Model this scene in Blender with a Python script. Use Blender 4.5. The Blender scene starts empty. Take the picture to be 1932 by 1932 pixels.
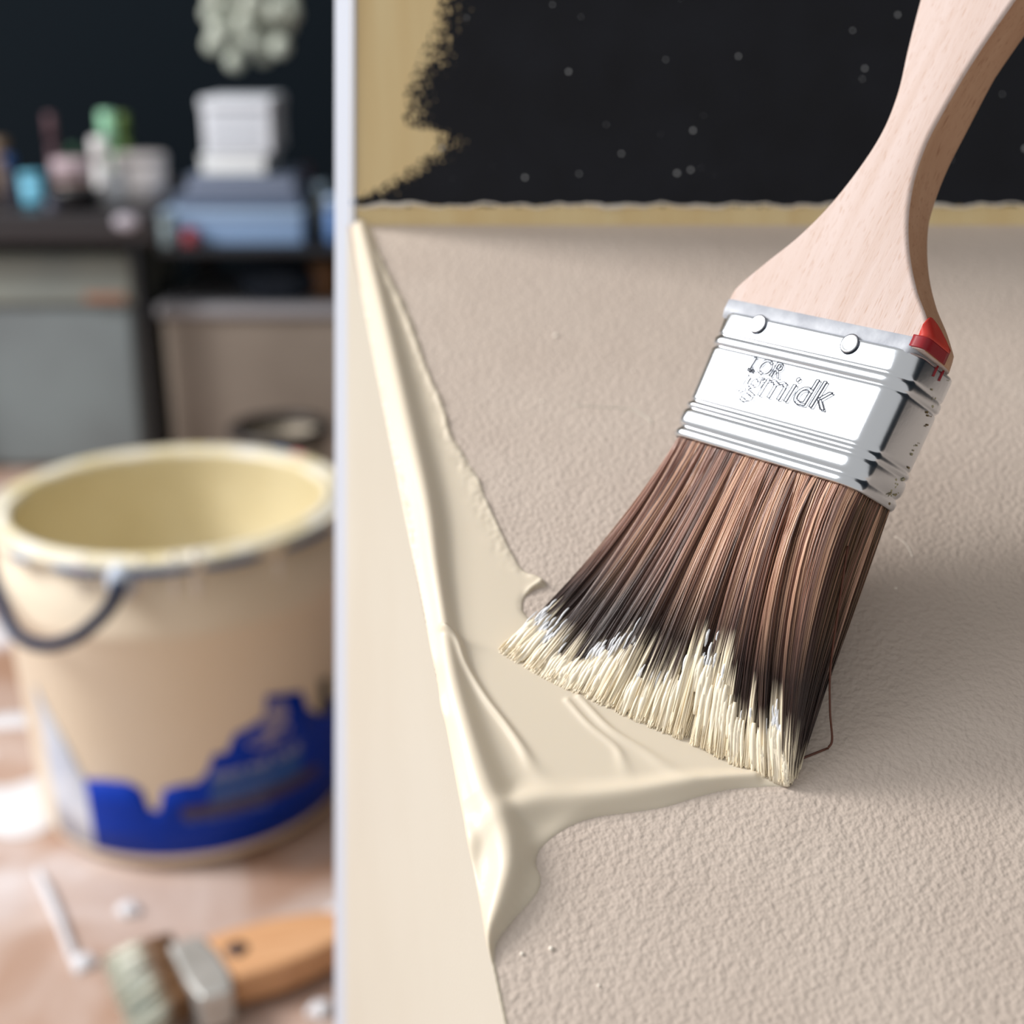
import bpy, bmesh, math, random
import numpy as np
from mathutils import Vector, Matrix
random.seed(7); RNG = np.random.default_rng(7)
SC = bpy.context.scene; COL = SC.collection

# ---------------------------------------------------------------- camera, world, lights, exposure
HC = 0.66; PITCH = math.radians(20.0); F = 2500.0; CX = 966.0
cp, sp = math.cos(PITCH), math.sin(PITCH)
cd = bpy.data.cameras.new('camera'); cam = bpy.data.objects.new('camera', cd); COL.objects.link(cam)
cd.sensor_width = 36; cd.lens = F / 1932 * 36; cd.clip_start = 0.01; cd.clip_end = 50
cam.location = (0, 0, HC); cam.rotation_euler = (math.pi / 2 - PITCH, 0, 0)
cd.dof.use_dof = True; cd.dof.focus_distance = 0.306; cd.dof.aperture_fstop = 7.6; cd.dof.aperture_blades = 0
SC.camera = cam
SC.view_settings.view_transform = 'Standard'; SC.view_settings.look = 'None'
SC.view_settings.exposure = 0.13; SC.view_settings.gamma = 1.0; SC.view_settings.use_curve_mapping = False
w = bpy.data.worlds.new('world'); SC.world = w; w.use_nodes = True
w.node_tree.nodes['Background'].inputs[0].default_value = (1.0, 0.985, 0.96, 1)
w.node_tree.nodes['Background'].inputs[1].default_value = 0.47

def area(name, loc, target, size, power, color, sizey=None):
    l = bpy.data.lights.new(name, 'AREA'); l.energy = power; l.color = color
    l.shape = 'RECTANGLE'; l.size = size; l.size_y = sizey or size
    o = bpy.data.objects.new(name, l); COL.objects.link(o); o.location = loc
    o.rotation_euler = (Vector(target) - Vector(loc)).to_track_quat('-Z', 'Y').to_euler(); return o
area('window_light', (-2.2, 0.86, 1.95), (0.0, 0.3, 0.45), 0.5, 67, (1.0, 0.965, 0.93), 0.9)
area('ferrule_fill', (-1.75, 0.20, 2.3), (0.1, 0.3, 0.5), 1.25, 21, (0.95, 0.97, 1.0))  # unseen fill lamp, added so the ferrule front reflects white

# ---------------------------------------------------------------- pixel helpers: a photo pixel becomes a place in the world
EX, EY, EZ = Vector((1, 0, 0)), Vector((0, sp, cp)), Vector((0, -cp, sp))
def cam2w(x, y, z): return Vector((0, 0, HC)) + EX * x + EY * y + EZ * z
def at(px, py, z): return cam2w((px - CX) / F * z, -(py - CX) / F * z, -z)
def ray(px, py): return EX * ((px - CX) / F) + EY * (-(py - CX) / F) - EZ
def on_plane(px, py, p0, n):
    d = ray(px, py); o = Vector((0, 0, HC)); return o + d * ((p0 - o).dot(n) / d.dot(n))
def on_z(px, py, z=0.0): return on_plane(px, py, Vector((0, 0, z)), Vector((0, 0, 1)))
def on_y(px, py, y): return on_plane(px, py, Vector((0, y, 0)), Vector((0, 1, 0)))
def sdepth(py): return 1.0 / (2.76 + 0.001116 * (py - CX))          # depth of the sloping surface
def SPt(px, py): return at(px, py, sdepth(py))
SN = (EY * 2.79 + EZ * 2.76).normalized()                           # its normal
SQ = SN.cross(EX).normalized()                                      # its up-slope direction
if SQ.y < 0: SQ = -SQ

# ---------------------------------------------------------------- materials
def lin(c):
    return tuple(((v / 255) / 12.92 if v / 255 <= 0.04045 else ((v / 255 + 0.055) / 1.055) ** 2.4) for v in c[:3]) + (1,)
def nd(nt, t, **k):
    n = nt.nodes.new(t)
    for a, b in k.items(): setattr(n, a, b)
    return n
def mat(name, col, rough=0.5, metal=0.0, bump=None, var=None, spec=0.5, coat=0.0, sss=0.0):
    """bump=(scale, strength, distance) ; var=(colour2, scale)"""
    m = bpy.data.materials.new(name); m.use_nodes = True; nt = m.node_tree; b = nt.nodes['Principled BSDF']
    b.inputs['Base Color'].default_value = lin(col); b.inputs['Roughness'].default_value = rough
    b.inputs['Metallic'].default_value = metal; b.inputs['Specular IOR Level'].default_value = spec
    b.inputs['Coat Weight'].default_value = coat; b.inputs['Coat Roughness'].default_value = 0.08
    tc = nd(nt, 'ShaderNodeTexCoord')
    if var:
        n = nd(nt, 'ShaderNodeTexNoise'); n.inputs['Scale'].default_value = var[1]; n.inputs['Detail'].default_value = 5
        nt.links.new(tc.outputs['Object'], n.inputs['Vector'])
        r = nd(nt, 'ShaderNodeValToRGB'); r.color_ramp.elements[0].color = lin(col); r.color_ramp.elements[1].color = lin(var[0])
        r.color_ramp.elements[0].position = 0.35; r.color_ramp.elements[1].position = 0.65
        nt.links.new(n.outputs['Fac'], r.inputs[0]); nt.links.new(r.outputs[0], b.inputs['Base Color'])
    if bump:
        n = nd(nt, 'ShaderNodeTexNoise'); n.inputs['Scale'].default_value = bump[0]; n.inputs['Detail'].default_value = 3
        nt.links.new(tc.outputs['Object'], n.inputs['Vector'])
        bp = nd(nt, 'ShaderNodeBump'); bp.inputs['Strength'].default_value = bump[1]; bp.inputs['Distance'].default_value = bump[2]
        nt.links.new(n.outputs['Fac'], bp.inputs['Height']); nt.links.new(bp.outputs[0], b.inputs['Normal'])
    return m

# ---------------------------------------------------------------- mesh helpers
def link(name, me, m, parent=None, smooth=False):
    o = bpy.data.objects.new(name, me); COL.objects.link(o)
    if m is not None: me.materials.append(m)
    if smooth: me.polygons.foreach_set('use_smooth', [True] * len(me.polygons))
    if parent is not None:
        o.parent = parent; o.matrix_parent_inverse = parent.matrix_basis.inverted()
    return o
def obj(name, verts, faces, m, parent=None, smooth=False):
    me = bpy.data.meshes.new(name); me.from_pydata([tuple(v) for v in verts], [], faces); me.update()
    bm = bmesh.new(); bm.from_mesh(me); bmesh.ops.recalc_face_normals(bm, faces=bm.faces); bm.to_mesh(me); bm.free()
    return link(name, me, m, parent, smooth)
def tag(o, label=None, cat=None, group=None, kind=None):
    for k, v in (('label', label), ('category', cat), ('group', group), ('kind', kind)):
        if v: o[k] = v
    return o
def empty(name, loc, label, cat, group=None):
    o = bpy.data.objects.new(name, None); COL.objects.link(o); o.location = loc; o.empty_display_size = 0.02
    return tag(o, label, cat, group)
def bevel_bm(bm, r, seg=3):
    bmesh.ops.bevel(bm, geom=list(bm.edges), offset=r, segments=seg, profile=0.6, affect='EDGES')
def box(name, c, s, m, parent=None, r=0.0, rot=0.0, taper=1.0, seg=3):
    bm = bmesh.new(); bmesh.ops.create_cube(bm, size=1.0)
    for v in bm.verts:
        k = taper if v.co.z < 0 else 1.0
        v.co = Vector((v.co.x * s[0] * k, v.co.y * s[1] * k, v.co.z * s[2]))
    if r: bevel_bm(bm, r, seg)
    bmesh.ops.rotate(bm, verts=bm.verts, cent=(0, 0, 0), matrix=Matrix.Rotation(rot, 3, 'Z'))
    bmesh.ops.translate(bm, verts=bm.verts, vec=Vector(c))
    me = bpy.data.meshes.new(name); bm.to_mesh(me); bm.free()
    return link(name, me, m, parent, smooth=bool(r))
def prism(name, pts, ext, m, parent=None, r=0.0, seg=3):
    """a convex or simple outline swept along ext"""
    bm = bmesh.new(); a = [bm.verts.new(p) for p in pts]; f = bm.faces.new(a)
    g = bmesh.ops.extrude_face_region(bm, geom=[f]); vs = [e for e in g['geom'] if isinstance(e, bmesh.types.BMVert)]
    bmesh.ops.translate(bm, verts=vs, vec=ext); bmesh.ops.recalc_face_normals(bm, faces=bm.faces)
    if r: bevel_bm(bm, r, seg)
    me = bpy.data.meshes.new(name); bm.to_mesh(me); bm.free()
    return link(name, me, m, parent, smooth=False)
def lathe(name, prof, c, m, parent=None, n=48, smooth=True, cap=True):
    vs, fs = [], []
    for r, z in prof:
        for i in range(n):
            a = 2 * math.pi * i / n; vs.append((c[0] + r * math.cos(a), c[1] + r * math.sin(a), c[2] + z))
    for j in range(len(prof) - 1):
        for i in range(n):
            k = (i + 1) % n; fs.append((j * n + i, j * n + k, (j + 1) * n + k, (j + 1) * n + i))
    if cap:
        fs.append(tuple(range(n - 1, -1, -1))); fs.append(tuple((len(prof) - 1) * n + i for i in range(n)))
    return obj(name, vs, fs, m, parent, smooth)
def tube_data(pts, rad, n=8, closed=False):
    pts = [Vector(p) for p in pts]; vs, fs = [], []
    up = Vector((0.13, 0.2, 0.97)); N = len(pts)
    for i, p in enumerate(pts):
        a = pts[(i - 1) % N] if (closed or i > 0) else p; b = pts[(i + 1) % N] if (closed or i < N - 1) else p
        t = (b - a).normalized(); x = t.cross(up).normalized(); y = x.cross(t).normalized()
        r = rad[i] if hasattr(rad, '__len__') else rad
        for k in range(n):
            an = 2 * math.pi * k / n; vs.append(p + x * (r * math.cos(an)) + y * (r * math.sin(an)))
    R = N if closed else N - 1
    for i in range(R):
        j = (i + 1) % N
        for k in range(n): fs.append((i * n + k, i * n + (k + 1) % n, j * n + (k + 1) % n, j * n + k))
    if not closed: fs.append(tuple(range(n))); fs.append(tuple((N - 1) * n + k for k in range(n - 1, -1, -1)))
    return vs, fs
def tube(name, pts, rad, m, parent=None, n=8, closed=False):
    v, f = tube_data(pts, rad, n, closed); return obj(name, v, f, m, parent, True)
def joined(name, parts, m, parent=None, smooth=True):
    V, Fc = [], []
    for v, f in parts:
        o = len(V); V += list(v); Fc += [tuple(i + o for i in q) for q in f]
    return obj(name, V, Fc, m, parent, smooth)
def spline(pts, n):
    """catmull-rom through points (tuples of any length)"""
    P = [np.array(p, float) for p in pts]; P = [2 * P[0] - P[1]] + P + [2 * P[-1] - P[-2]]; out = []
    S = len(P) - 3
    for i in range(n + 1):
        u = min(i / n * S, S - 1e-9); k = int(u); t = u - k; a, b, c, d = P[k:k + 4]
        out.append(0.5 * (2 * b + (c - a) * t + (2 * a - 5 * b + 4 * c - d) * t * t + (3 * b - a - 3 * c + d) * t ** 3))
    return out
def text_mesh(body, size, extrude=0.0, offset=0.0):
    cu = bpy.data.curves.new('txt', 'FONT'); cu.body = body; cu.size = size; cu.extrude = extrude; cu.offset = offset
    cu.resolution_u = 4
    o = bpy.data.objects.new('txt', cu); COL.objects.link(o)
    dg = bpy.context.evaluated_depsgraph_get(); me = bpy.data.meshes.new_from_object(o.evaluated_get(dg))
    bpy.data.objects.remove(o); bpy.data.curves.remove(cu); return me

# ================================================================ THE SETTING
def floor_material():
    m = bpy.data.materials.new('masking_paper'); m.use_nodes = True; nt = m.node_tree; b = nt.nodes['Principled BSDF']
    b.inputs['Roughness'].default_value = 0.55
    tc = nd(nt, 'ShaderNodeTexCoord'); L = nt.links.new
    n1 = nd(nt, 'ShaderNodeTexNoise'); n1.inputs['Scale'].default_value = 7; n1.inputs['Detail'].default_value = 6; n1.inputs['Distortion'].default_value = 1.2
    L(tc.outputs['Object'], n1.inputs['Vector'])
    r1 = nd(nt, 'ShaderNodeValToRGB'); e = r1.color_ramp.elements
    e[0].position = 0.36; e[0].color = lin((170, 134, 112)); e[1].position = 0.66; e[1].color = lin((208, 190, 182))
    L(n1.outputs['Fac'], r1.inputs[0])
    v = nd(nt, 'ShaderNodeTexVoronoi'); v.inputs['Scale'].default_value = 16; v.inputs['Randomness'].default_value = 1
    L(tc.outputs['Object'], v.inputs['Vector'])
    sz = nd(nt, 'ShaderNodeSeparateColor'); L(v.outputs['Color'], sz.inputs[0])
    mu = nd(nt, 'ShaderNodeMath', operation='MULTIPLY'); L(sz.outputs[0], mu.inputs[0]); L(sz.outputs[0], mu.inputs[1])
    m2 = nd(nt, 'ShaderNodeMath', operation='MULTIPLY'); L(mu.outputs[0], m2.inputs[0]); m2.inputs[1].default_value = 0.11
    lt = nd(nt, 'ShaderNodeMath', operation='LESS_THAN'); L(v.outputs['Distance'], lt.inputs[0]); L(m2.outputs[0], lt.inputs[1])
    n3 = nd(nt, 'ShaderNodeTexNoise'); n3.inputs['Scale'].default_value = 2.6; n3.inputs['Detail'].default_value = 4
    L(tc.outputs['Object'], n3.inputs['Vector'])
    gt = nd(nt, 'ShaderNodeValToRGB'); gt.color_ramp.elements[0].position = 0.60; gt.color_ramp.elements[1].position = 0.68
    L(n3.outputs['Fac'], gt.inputs[0])
    mx = nd(nt, 'ShaderNodeMath', operation='MAXIMUM'); L(lt.outputs[0], mx.inputs[0]); L(gt.outputs[0], mx.inputs[1])
    mm = nd(nt, 'ShaderNodeMix', data_type='RGBA'); L(mx.outputs[0], mm.inputs[0]); L(r1.outputs[0], mm.inputs[6])
    mm.inputs[7].default_value = lin((226, 222, 226)); L(mm.outputs[2], b.inputs['Base Color'])
    return m
# crumpled masking paper laid on the floor (the ground that the bucket stands on)
N = 90; vs = []; fs = []
gx = np.linspace(-2.2, 1.6, N); gy = np.linspace(-0.3, 2.7, N)
from mathutils import noise as mn
for y in gy:
    for x in gx:
        k = mn.ridged_multi_fractal(Vector((x * 2.2, y * 2.2, 1.3)), 1.0, 2.1, 3, 1.0, 1.6)
        vs.append((x, y, -0.004 + 0.0042 * min(k, 2.0) * 0.5))
for j in range(N - 1):
    for i in range(N - 1): fs.append((j * N + i, j * N + i + 1, (j + 1) * N + i + 1, (j + 1) * N + i))
M_floor = floor_material()
fl = obj('floor', vs, fs, M_floor, smooth=True); tag(fl, 'brown crumpled masking paper floor spotted with white paint', kind='structure')
# loose scraps of tape and paint splashes on the paper
M_splash = mat('white_paint_splash', (226, 226, 232), 0.4)
def splash(px, py, rx, ry, rot, seed, label):
    c = on_z(px, py, 0.003); rr = random.Random(seed); vs = [c + Vector((0, 0, 0.0025))]; n = 36
    ph = [rr.uniform(0, 6.28) for _ in range(4)]
    for ring, z in ((0.75, 0.0022), (1.0, -0.003)):
        for i in range(n):
            a = 2 * math.pi * i / n; k = 1 + sum(0.09 * math.sin((q + 2) * a + ph[q]) for q in range(4))
            x, y = rx * k * ring * math.cos(a), ry * k * ring * math.sin(a)
            vs.append(c + Vector((x * math.cos(rot) - y * math.sin(rot), x * math.sin(rot) + y * math.cos(rot), z)))
    fs = [(0, 1 + i, 1 + (i + 1) % n) for i in range(n)] + [(1 + i, 1 + n + i, 1 + n + (i + 1) % n, 1 + (i + 1) % n) for i in range(n)]
    return tag(obj('paint_splash', vs, fs, M_splash, smooth=True), label, 'paint splash', 'white paint splashes on the brown paper')
splash(20, 1515, 0.062, 0.052, 0.1, 1, 'broad white paint splash left of the bucket base, largest of the splashes')
splash(10, 1358, 0.075, 0.012, 0.15, 2, 'thin white paint streak at the left frame edge above the broad splash')
splash(242, 1712, 0.0085, 0.0085, 0.0, 3, 'round white paint drop on brown paper midway below the bucket')
splash(157, 1812, 0.0085, 0.010, 0.0, 4, 'small white paint drop left of the lying brush tips')
splash(640, 1722, 0.012, 0.014, 0.0, 5, 'white paint drop behind the handle of the lying brush')
splash(605, 1900, 0.009, 0.008, 0.3, 8, 'small white paint drop right of the lying brush, at frame bottom')
splash(105, 1720, 0.0035, 0.085, 0.52, 7, 'long thin slanting white paint dribble on the paper, lower left')

M_wall = mat('black_blue_wall', (13, 23, 31), 0.85, bump=(60, 0.2, 0.002), spec=0.15)
WY = 2.62
tag(box('wall_back', (-0.6, WY + 0.05, 1.3), (5.2, 0.1, 2.8), M_wall), 'dark blue-black back wall of the room', kind='structure')

tag(box('wall_right', (1.75, 0.95, 1.3), (0.1, 3.2, 2.8), M_wall), 'dark blue-black side wall of the room', kind='structure')

# ================================================================ THE SLOPING LEDGE (surface being painted)
P0 = SPt(655, 425); BY = P0.y                                        # back joint; the back board stands on it
def LX(py): return 672 + 0.193 * (py - 480)                          # left edge of the surface in the photograph
Pn = SPt(LX(2300), 2300)
Wb = on_plane(652, 1932, Vector((0, BY, 0)), Vector((0, 1, 0)))      # lower back corner line of the side panel
wdir = (Wb - P0); wdir = wdir / abs(wdir.z)
LD = (Pn - P0).normalized()
def drop(p, z): return p + wdir * (p.z - z)

def surface_material():
    m = bpy.data.materials.new('rolled_beige_paint'); m.use_nodes = True; nt = m.node_tree; b = nt.nodes['Principled BSDF']
    L = nt.links.new; tc = nd(nt, 'ShaderNodeTexCoord')
    b.inputs['Roughness'].default_value = 0.62; b.inputs['Specular IOR Level'].default_value = 0.35
    n = nd(nt, 'ShaderNodeTexNoise'); n.inputs['Scale'].default_value = 22; n.inputs['Detail'].default_value = 4
    L(tc.outputs['Object'], n.inputs['Vector'])
    r = nd(nt, 'ShaderNodeValToRGB'); r.color_ramp.elements[0].position = 0.3; r.color_ramp.elements[1].position = 0.7
    r.color_ramp.elements[0].color = lin((196, 181, 169)); r.color_ramp.elements[1].color = lin((203, 189, 177))
    L(n.outputs['Fac'], r.inputs[0]); L(r.outputs[0], b.inputs['Base Color'])
    n1 = nd(nt, 'ShaderNodeTexNoise'); n1.inputs['Scale'].default_value = 700; n1.inputs['Detail'].default_value = 1.5; n1.inputs['Roughness'].default_value = 0.45
    L(tc.outputs['Object'], n1.inputs['Vector'])
    bp = nd(nt, 'ShaderNodeBump'); bp.inputs['Strength'].default_value = 0.55; bp.inputs['Distance'].default_value = 0.0009
    L(n1.outputs['Fac'], bp.inputs['Height'])
    n2 = nd(nt, 'ShaderNodeTexNoise'); n2.inputs['Scale'].default_value = 90; n2.inputs['Detail'].default_value = 2
    L(tc.outputs['Object'], n2.inputs['Vector'])
    b2 = nd(nt, 'ShaderNodeBump'); b2.inputs['Strength'].default_value = 0.35; b2.inputs['Distance'].default_value = 0.001
    L(n2.outputs['Fac'], b2.inputs['Height']); L(bp.outputs[0], b2.inputs['Normal']); L(b2.outputs[0], b.inputs['Normal'])
    return m
M_surf = surface_material()
M_cream = mat('cream_satin_paint', (203, 198, 185), 0.5, bump=(900, 0.12, 0.0004), var=((200, 194, 180), 10))
M_strip = mat('white_gloss_edge', (196, 203, 216), 0.4)
ledge = empty('ledge', (0.18, BY, 0.0), 'sloping textured beige ledge with cream side and black back board under the large brush', 'ledge')
# top surface slab
Pr = SPt(2700, 425); Pnr = Pr + (Pn - P0)
th = -SN * 0.012
prism('textured_surface', [P0, Pn, Pnr, Pr], th, M_surf, ledge)['label'] = 'beige orange-peel textured surface'
# side panel: closed slab between the surface edge, the floor and the back line
inn = Vector((0.012, 0, 0))
sd = [P0, Pn + (Pn - P0).normalized() * 0.0, drop(Pn, 0.004), drop(P0, 0.004)]
off = SN * 0.0006
prism('side_panel', [sd[0], sd[1], sd[2], sd[3]], inn - SN * 0.004, M_cream, ledge)['label'] = 'smooth cream side panel'
M_under = mat('raw_board', (170, 150, 125), 0.7)
fr = [Pn + inn, Pnr, Vector((Pnr.x, Pnr.y, 0.004)), drop(Pn, 0.004) + inn]
prism('front_panel', fr, Vector((0, 0.012, 0)), M_under, ledge)

def back_material():
    """black board with dry-brushed cream paint near its left edge and along its foot (paint that stays put)"""
    m = bpy.data.materials.new('black_board_with_cream_strokes'); m.use_nodes = True; nt = m.node_tree; b = nt.nodes['Principled BSDF']
    L = nt.links.new; tc = nd(nt, 'ShaderNodeTexCoord'); sep = nd(nt, 'ShaderNodeSeparateXYZ'); L(tc.outputs['Object'], sep.inputs[0])
    def M(op, a, c=None, d=None, clamp=False):
        n = nd(nt, 'ShaderNodeMath', operation=op); n.use_clamp = clamp
        for i, v in enumerate((a, c, d)):
            if v is None: continue
            if isinstance(v, (int, float)): n.inputs[i].default_value = v
            else: L(v, n.inputs[i])
        return n.outputs[0]
    z0 = P0.z; ztop = on_y(800, -200, BY).z; zr = ztop - z0
    zn = M('DIVIDE', M('SUBTRACT', sep.outputs['Z'], z0), zr)            # 0 at joint .. 1 above the frame
    fc = nd(nt, 'ShaderNodeFloatCurve'); L(zn, fc.inputs['Value'])
    pts = [(860, -200), (855, -60), (850, 0), (835, 60), (812, 110), (792, 160), (784, 215), (792, 238), (840, 250), (846, 268), (815, 300), (780, 325), (742, 348), (715, 362), (690, 372), (640, 380)]
    cv = fc.mapping.curves[0]; X0 = on_y(631, 200, BY).x; XR = 0.06
    data = []
    for px, py in pts:
        p = on_y(px, py, BY); data.append(((p.z - z0) / zr, (p.x - X0) / XR))
    data.sort(); data = [(0.0, 0.0)] + [d for d in data if d[0] > 0.001]
    while len(cv.points) < len(data): cv.points.new(0.5, 0.5)
    for q, d in zip(cv.points, data): q.location = (max(0, min(1, d[0])), max(0, min(1, d[1]))); q.handle_type = 'AUTO_CLAMPED'
    fc.mapping.update()
    edge = M('ADD', M('MULTIPLY', fc.outputs[0], XR), X0)
    dist = M('SUBTRACT', edge, sep.outputs['X'])                          # > 0 inside the stroke
    n1 = nd(nt, 'ShaderNodeTexNoise'); n1.inputs['Scale'].default_value = 700; n1.inputs['Detail'].default_value = 4; n1.inputs['Roughness'].default_value = 0.6
    L(tc.outputs['Object'], n1.inputs['Vector'])
    n2 = nd(nt, 'ShaderNodeTexNoise'); n2.inputs['Scale'].default_value = 90; n2.inputs['Detail'].default_value = 2
    L(tc.outputs['Object'], n2.inputs['Vector'])
    wob = M('ADD', M('MULTIPLY', M('SUBTRACT', n1.outputs['Fac'], 0.5), 0.052), M('MULTIPLY', M('SUBTRACT', n2.outputs['Fac'], 0.5), 0.010))
    # more dry brushing outward: noise only counts outside and near the edge
    cover = M('GREATER_THAN', M('ADD', dist, wob), 0.0022)
    solid = M('GREATER_THAN', dist, 0.0045)
    cover = M('MAXIMUM', cover, solid)
    # straight painted foot of the board
    zf = on_y(1000, 389, BY).z
    foot = M('LESS_THAN', M('ADD', sep.outputs['Z'], M('MULTIPLY', M('SUBTRACT', n1.outputs['Fac'], 0.5), 0.0045)), zf)
    fac = M('MAXIMUM', cover, foot)
    # pale specks
    v = nd(nt, 'ShaderNodeTexVoronoi'); v.inputs['Scale'].default_value = 210; L(tc.outputs['Object'], v.inputs['Vector'])
    sc = nd(nt, 'ShaderNodeSeparateColor'); L(v.outputs['Color'], sc.inputs[0])
    thr = M('MULTIPLY', M('POWER', sc.outputs[0], 4.0), 0.13)
    spk = M('LESS_THAN', v.outputs['Distance'], thr)
    n3 = nd(nt, 'ShaderNodeTexNoise'); n3.inputs['Scale'].default_value = 45; n3.inputs['Detail'].default_value = 3; L(tc.outputs['Object'], n3.inputs['Vector'])
    rb = nd(nt, 'ShaderNodeValToRGB'); rb.color_ramp.elements[0].color = lin((22, 23, 27)); rb.color_ramp.elements[1].color = lin((35, 38, 46)); L(n3.outputs['Fac'], rb.inputs[0])
    m1 = nd(nt, 'ShaderNodeMix', data_type='RGBA'); L(spk, m1.inputs[0]); L(rb.outputs[0], m1.inputs[6]); m1.inputs[7].default_value = lin((215, 220, 225))
    mp = nd(nt, 'ShaderNodeMapping'); mp.inputs['Scale'].default_value = (120, 1, 9); L(tc.outputs['Object'], mp.inputs[0])
    n4 = nd(nt, 'ShaderNodeTexNoise'); n4.inputs['Scale'].default_value = 1; n4.inputs['Detail'].default_value = 3; L(mp.outputs[0], n4.inputs['Vector'])
    rc = nd(nt, 'ShaderNodeValToRGB'); rc.color_ramp.elements[0].position = 0.3; rc.color_ramp.elements[1].position = 0.7
    rc.color_ramp.elements[0].color = lin((232, 206, 154)); rc.color_ramp.elements[1].color = lin((240, 220, 172)); L(n4.outputs['Fac'], rc.inputs[0])
    m2 = nd(nt, 'ShaderNodeMix', data_type='RGBA'); L(fac, m2.inputs[0]); L(m1.outputs[2], m2.inputs[6]); L(rc.outputs[0], m2.inputs[7])
    L(m2.outputs[2], b.inputs['Base Color'])
    b.inputs['Roughness'].default_value = 0.7; b.inputs['Specular IOR Level'].default_value = 0.2
    return m
M_back = back_material()
a0, a1 = on_y(650, -700, BY), on_y(650, 1932, BY)
bl, bt = on_y(661, 425, BY), on_y(664, -700, BY)
prism('back_board', [drop(bl, 0.004), bl, bt, Vector((Pr.x, BY, bt.z)), Vector((Pr.x, BY, 0.004))], Vector((0, 0.014, 0)), M_back, ledge)['label'] = 'black board with cream brush strokes at its left'
# white edge strip, running the full height of the back board
sl = [on_y(631, y, BY + 0.013) for y in (-700, 1932)]; sr_ = [on_y(x, y, BY - 0.0015) for x, y in ((669, -700), (668, 200), (664, 1932))]
def ext(p, q_): d_ = (q_ - p).normalized(); return q_ + d_ * ((q_.z - 0.004) / abs(d_.z))
el, er = ext(*sl), ext(sr_[1], sr_[2])
rg = []
for i in range(161):
    p = on_y(668 + i * 9.5, 388 + 2.0 * math.sin(i * 0.9) + 2.2 * math.sin(i * 0.37 + 1) + random.uniform(-1.2, 1.2), BY); rg.append(p)
tube('paint_ridge', rg, [0.00035 + 0.00045 * max(0, math.sin(i * 0.21) * math.sin(i * 0.083 + 1)) + random.uniform(0, 0.0002) for i in range(161)], mat('pale_paint_ridge', (232, 224, 212), 0.5), ledge, 6)['label'] = 'pale ridge of paint along the foot of the black board'
prism('edge_strip', [el, sl[0], sr_[0], sr_[1], er], Vector((0.003, 0.006, 0)), M_strip, ledge, r=0.0005)['label'] = 'narrow white edge strip'

# specks of grit and dried drips on the surface
M_grit = mat('pale_grit', (235, 226, 214), 0.5)
grit = []
for px, py, r in ((1049, 634, 0.0008), (1023, 758, 0.0005), (1195, 700, 0.0004), (1040, 1790, 0.0006), (1690, 1110, 0.0004), (985, 1800, 0.0005), (1130, 1860, 0.0004)):
    c = SPt(px, py); bm = bmesh.new(); bmesh.ops.create_icosphere(bm, subdivisions=2, radius=r)
    grit.append(([c + v.co for v in bm.verts], [tuple(v.index for v in f.verts) for f in bm.faces])); bm.free()
joined('paint_grit', grit, M_grit, ledge)['kind'] = 'stuff'
for i, pl in enumerate((((1080, 765), (1130, 768), (1185, 772), (1215, 784), (1232, 800)), ((1560, 1065 - 60), (1700, 1015), (1722, 1040)),)):
    if i == 0:
        q = [SPt(*p) for p in spline(pl, 16)]; tube('loose_hair', q, 0.00022, M_cream, ledge, 6)
q = [SPt(*p) for p in spline(((1688, 1012), (1705, 1022), (1716, 1038), (1722, 1052)), 12)]
tube('loose_hair', q, 0.00014, M_grit, ledge, 6)

# ================================================================ WET PAINT ON THE LEDGE (height field over the sloping surface)
def pq(p): d = p - P0; return d.dot(EX), d.dot(SQ)
def PQ(px, py): return pq(SPt(px, py))
def poly_sd(X, Y, poly):
    P = np.array(poly); d2 = np.full(X.shape, 1e9); ins = np.zeros(X.shape, bool); n = len(P)
    for i in range(n):
        a = P[i]; b = P[(i + 1) % n]; e = b - a; wx = X - a[0]; wy = Y - a[1]
        t = np.clip((wx * e[0] + wy * e[1]) / (e @ e + 1e-18), 0, 1)
        d2 = np.minimum(d2, (wx - e[0] * t) ** 2 + (wy - e[1] * t) ** 2)
        c = ((a[1] > Y) != (b[1] > Y)) & (X < (b[0] - a[0]) * (Y - a[1]) / (b[1] - a[1] + 1e-18) + a[0]); ins ^= c
    return np.where(ins, 1, -1) * np.sqrt(d2)
def ridge(X, Y, pts, n=60):
    """pts: (px, py, radius_mm, height_mm, skew)"""
    S = spline(pts, n); H = np.zeros(X.shape)
    Q = np.array([[*PQ(s[0], s[1]), s[2] * 1e-3, s[3] * 1e-3] for s in S])
    for i in range(len(Q) - 1):
        a, b = Q[i], Q[i + 1]; e = b[:2] - a[:2]; wx = X - a[0]; wy = Y - a[1]
        t = np.clip((wx * e[0] + wy * e[1]) / (e @ e + 1e-18), 0, 1)
        d = np.hypot(wx - e[0] * t, wy - e[1] * t); r = a[2] + (b[2] - a[2]) * t; h = a[3] + (b[3] - a[3]) * t
        H = np.maximum(H, h * np.exp(-(d / r) ** 2 * 1.1))
    return H
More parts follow.
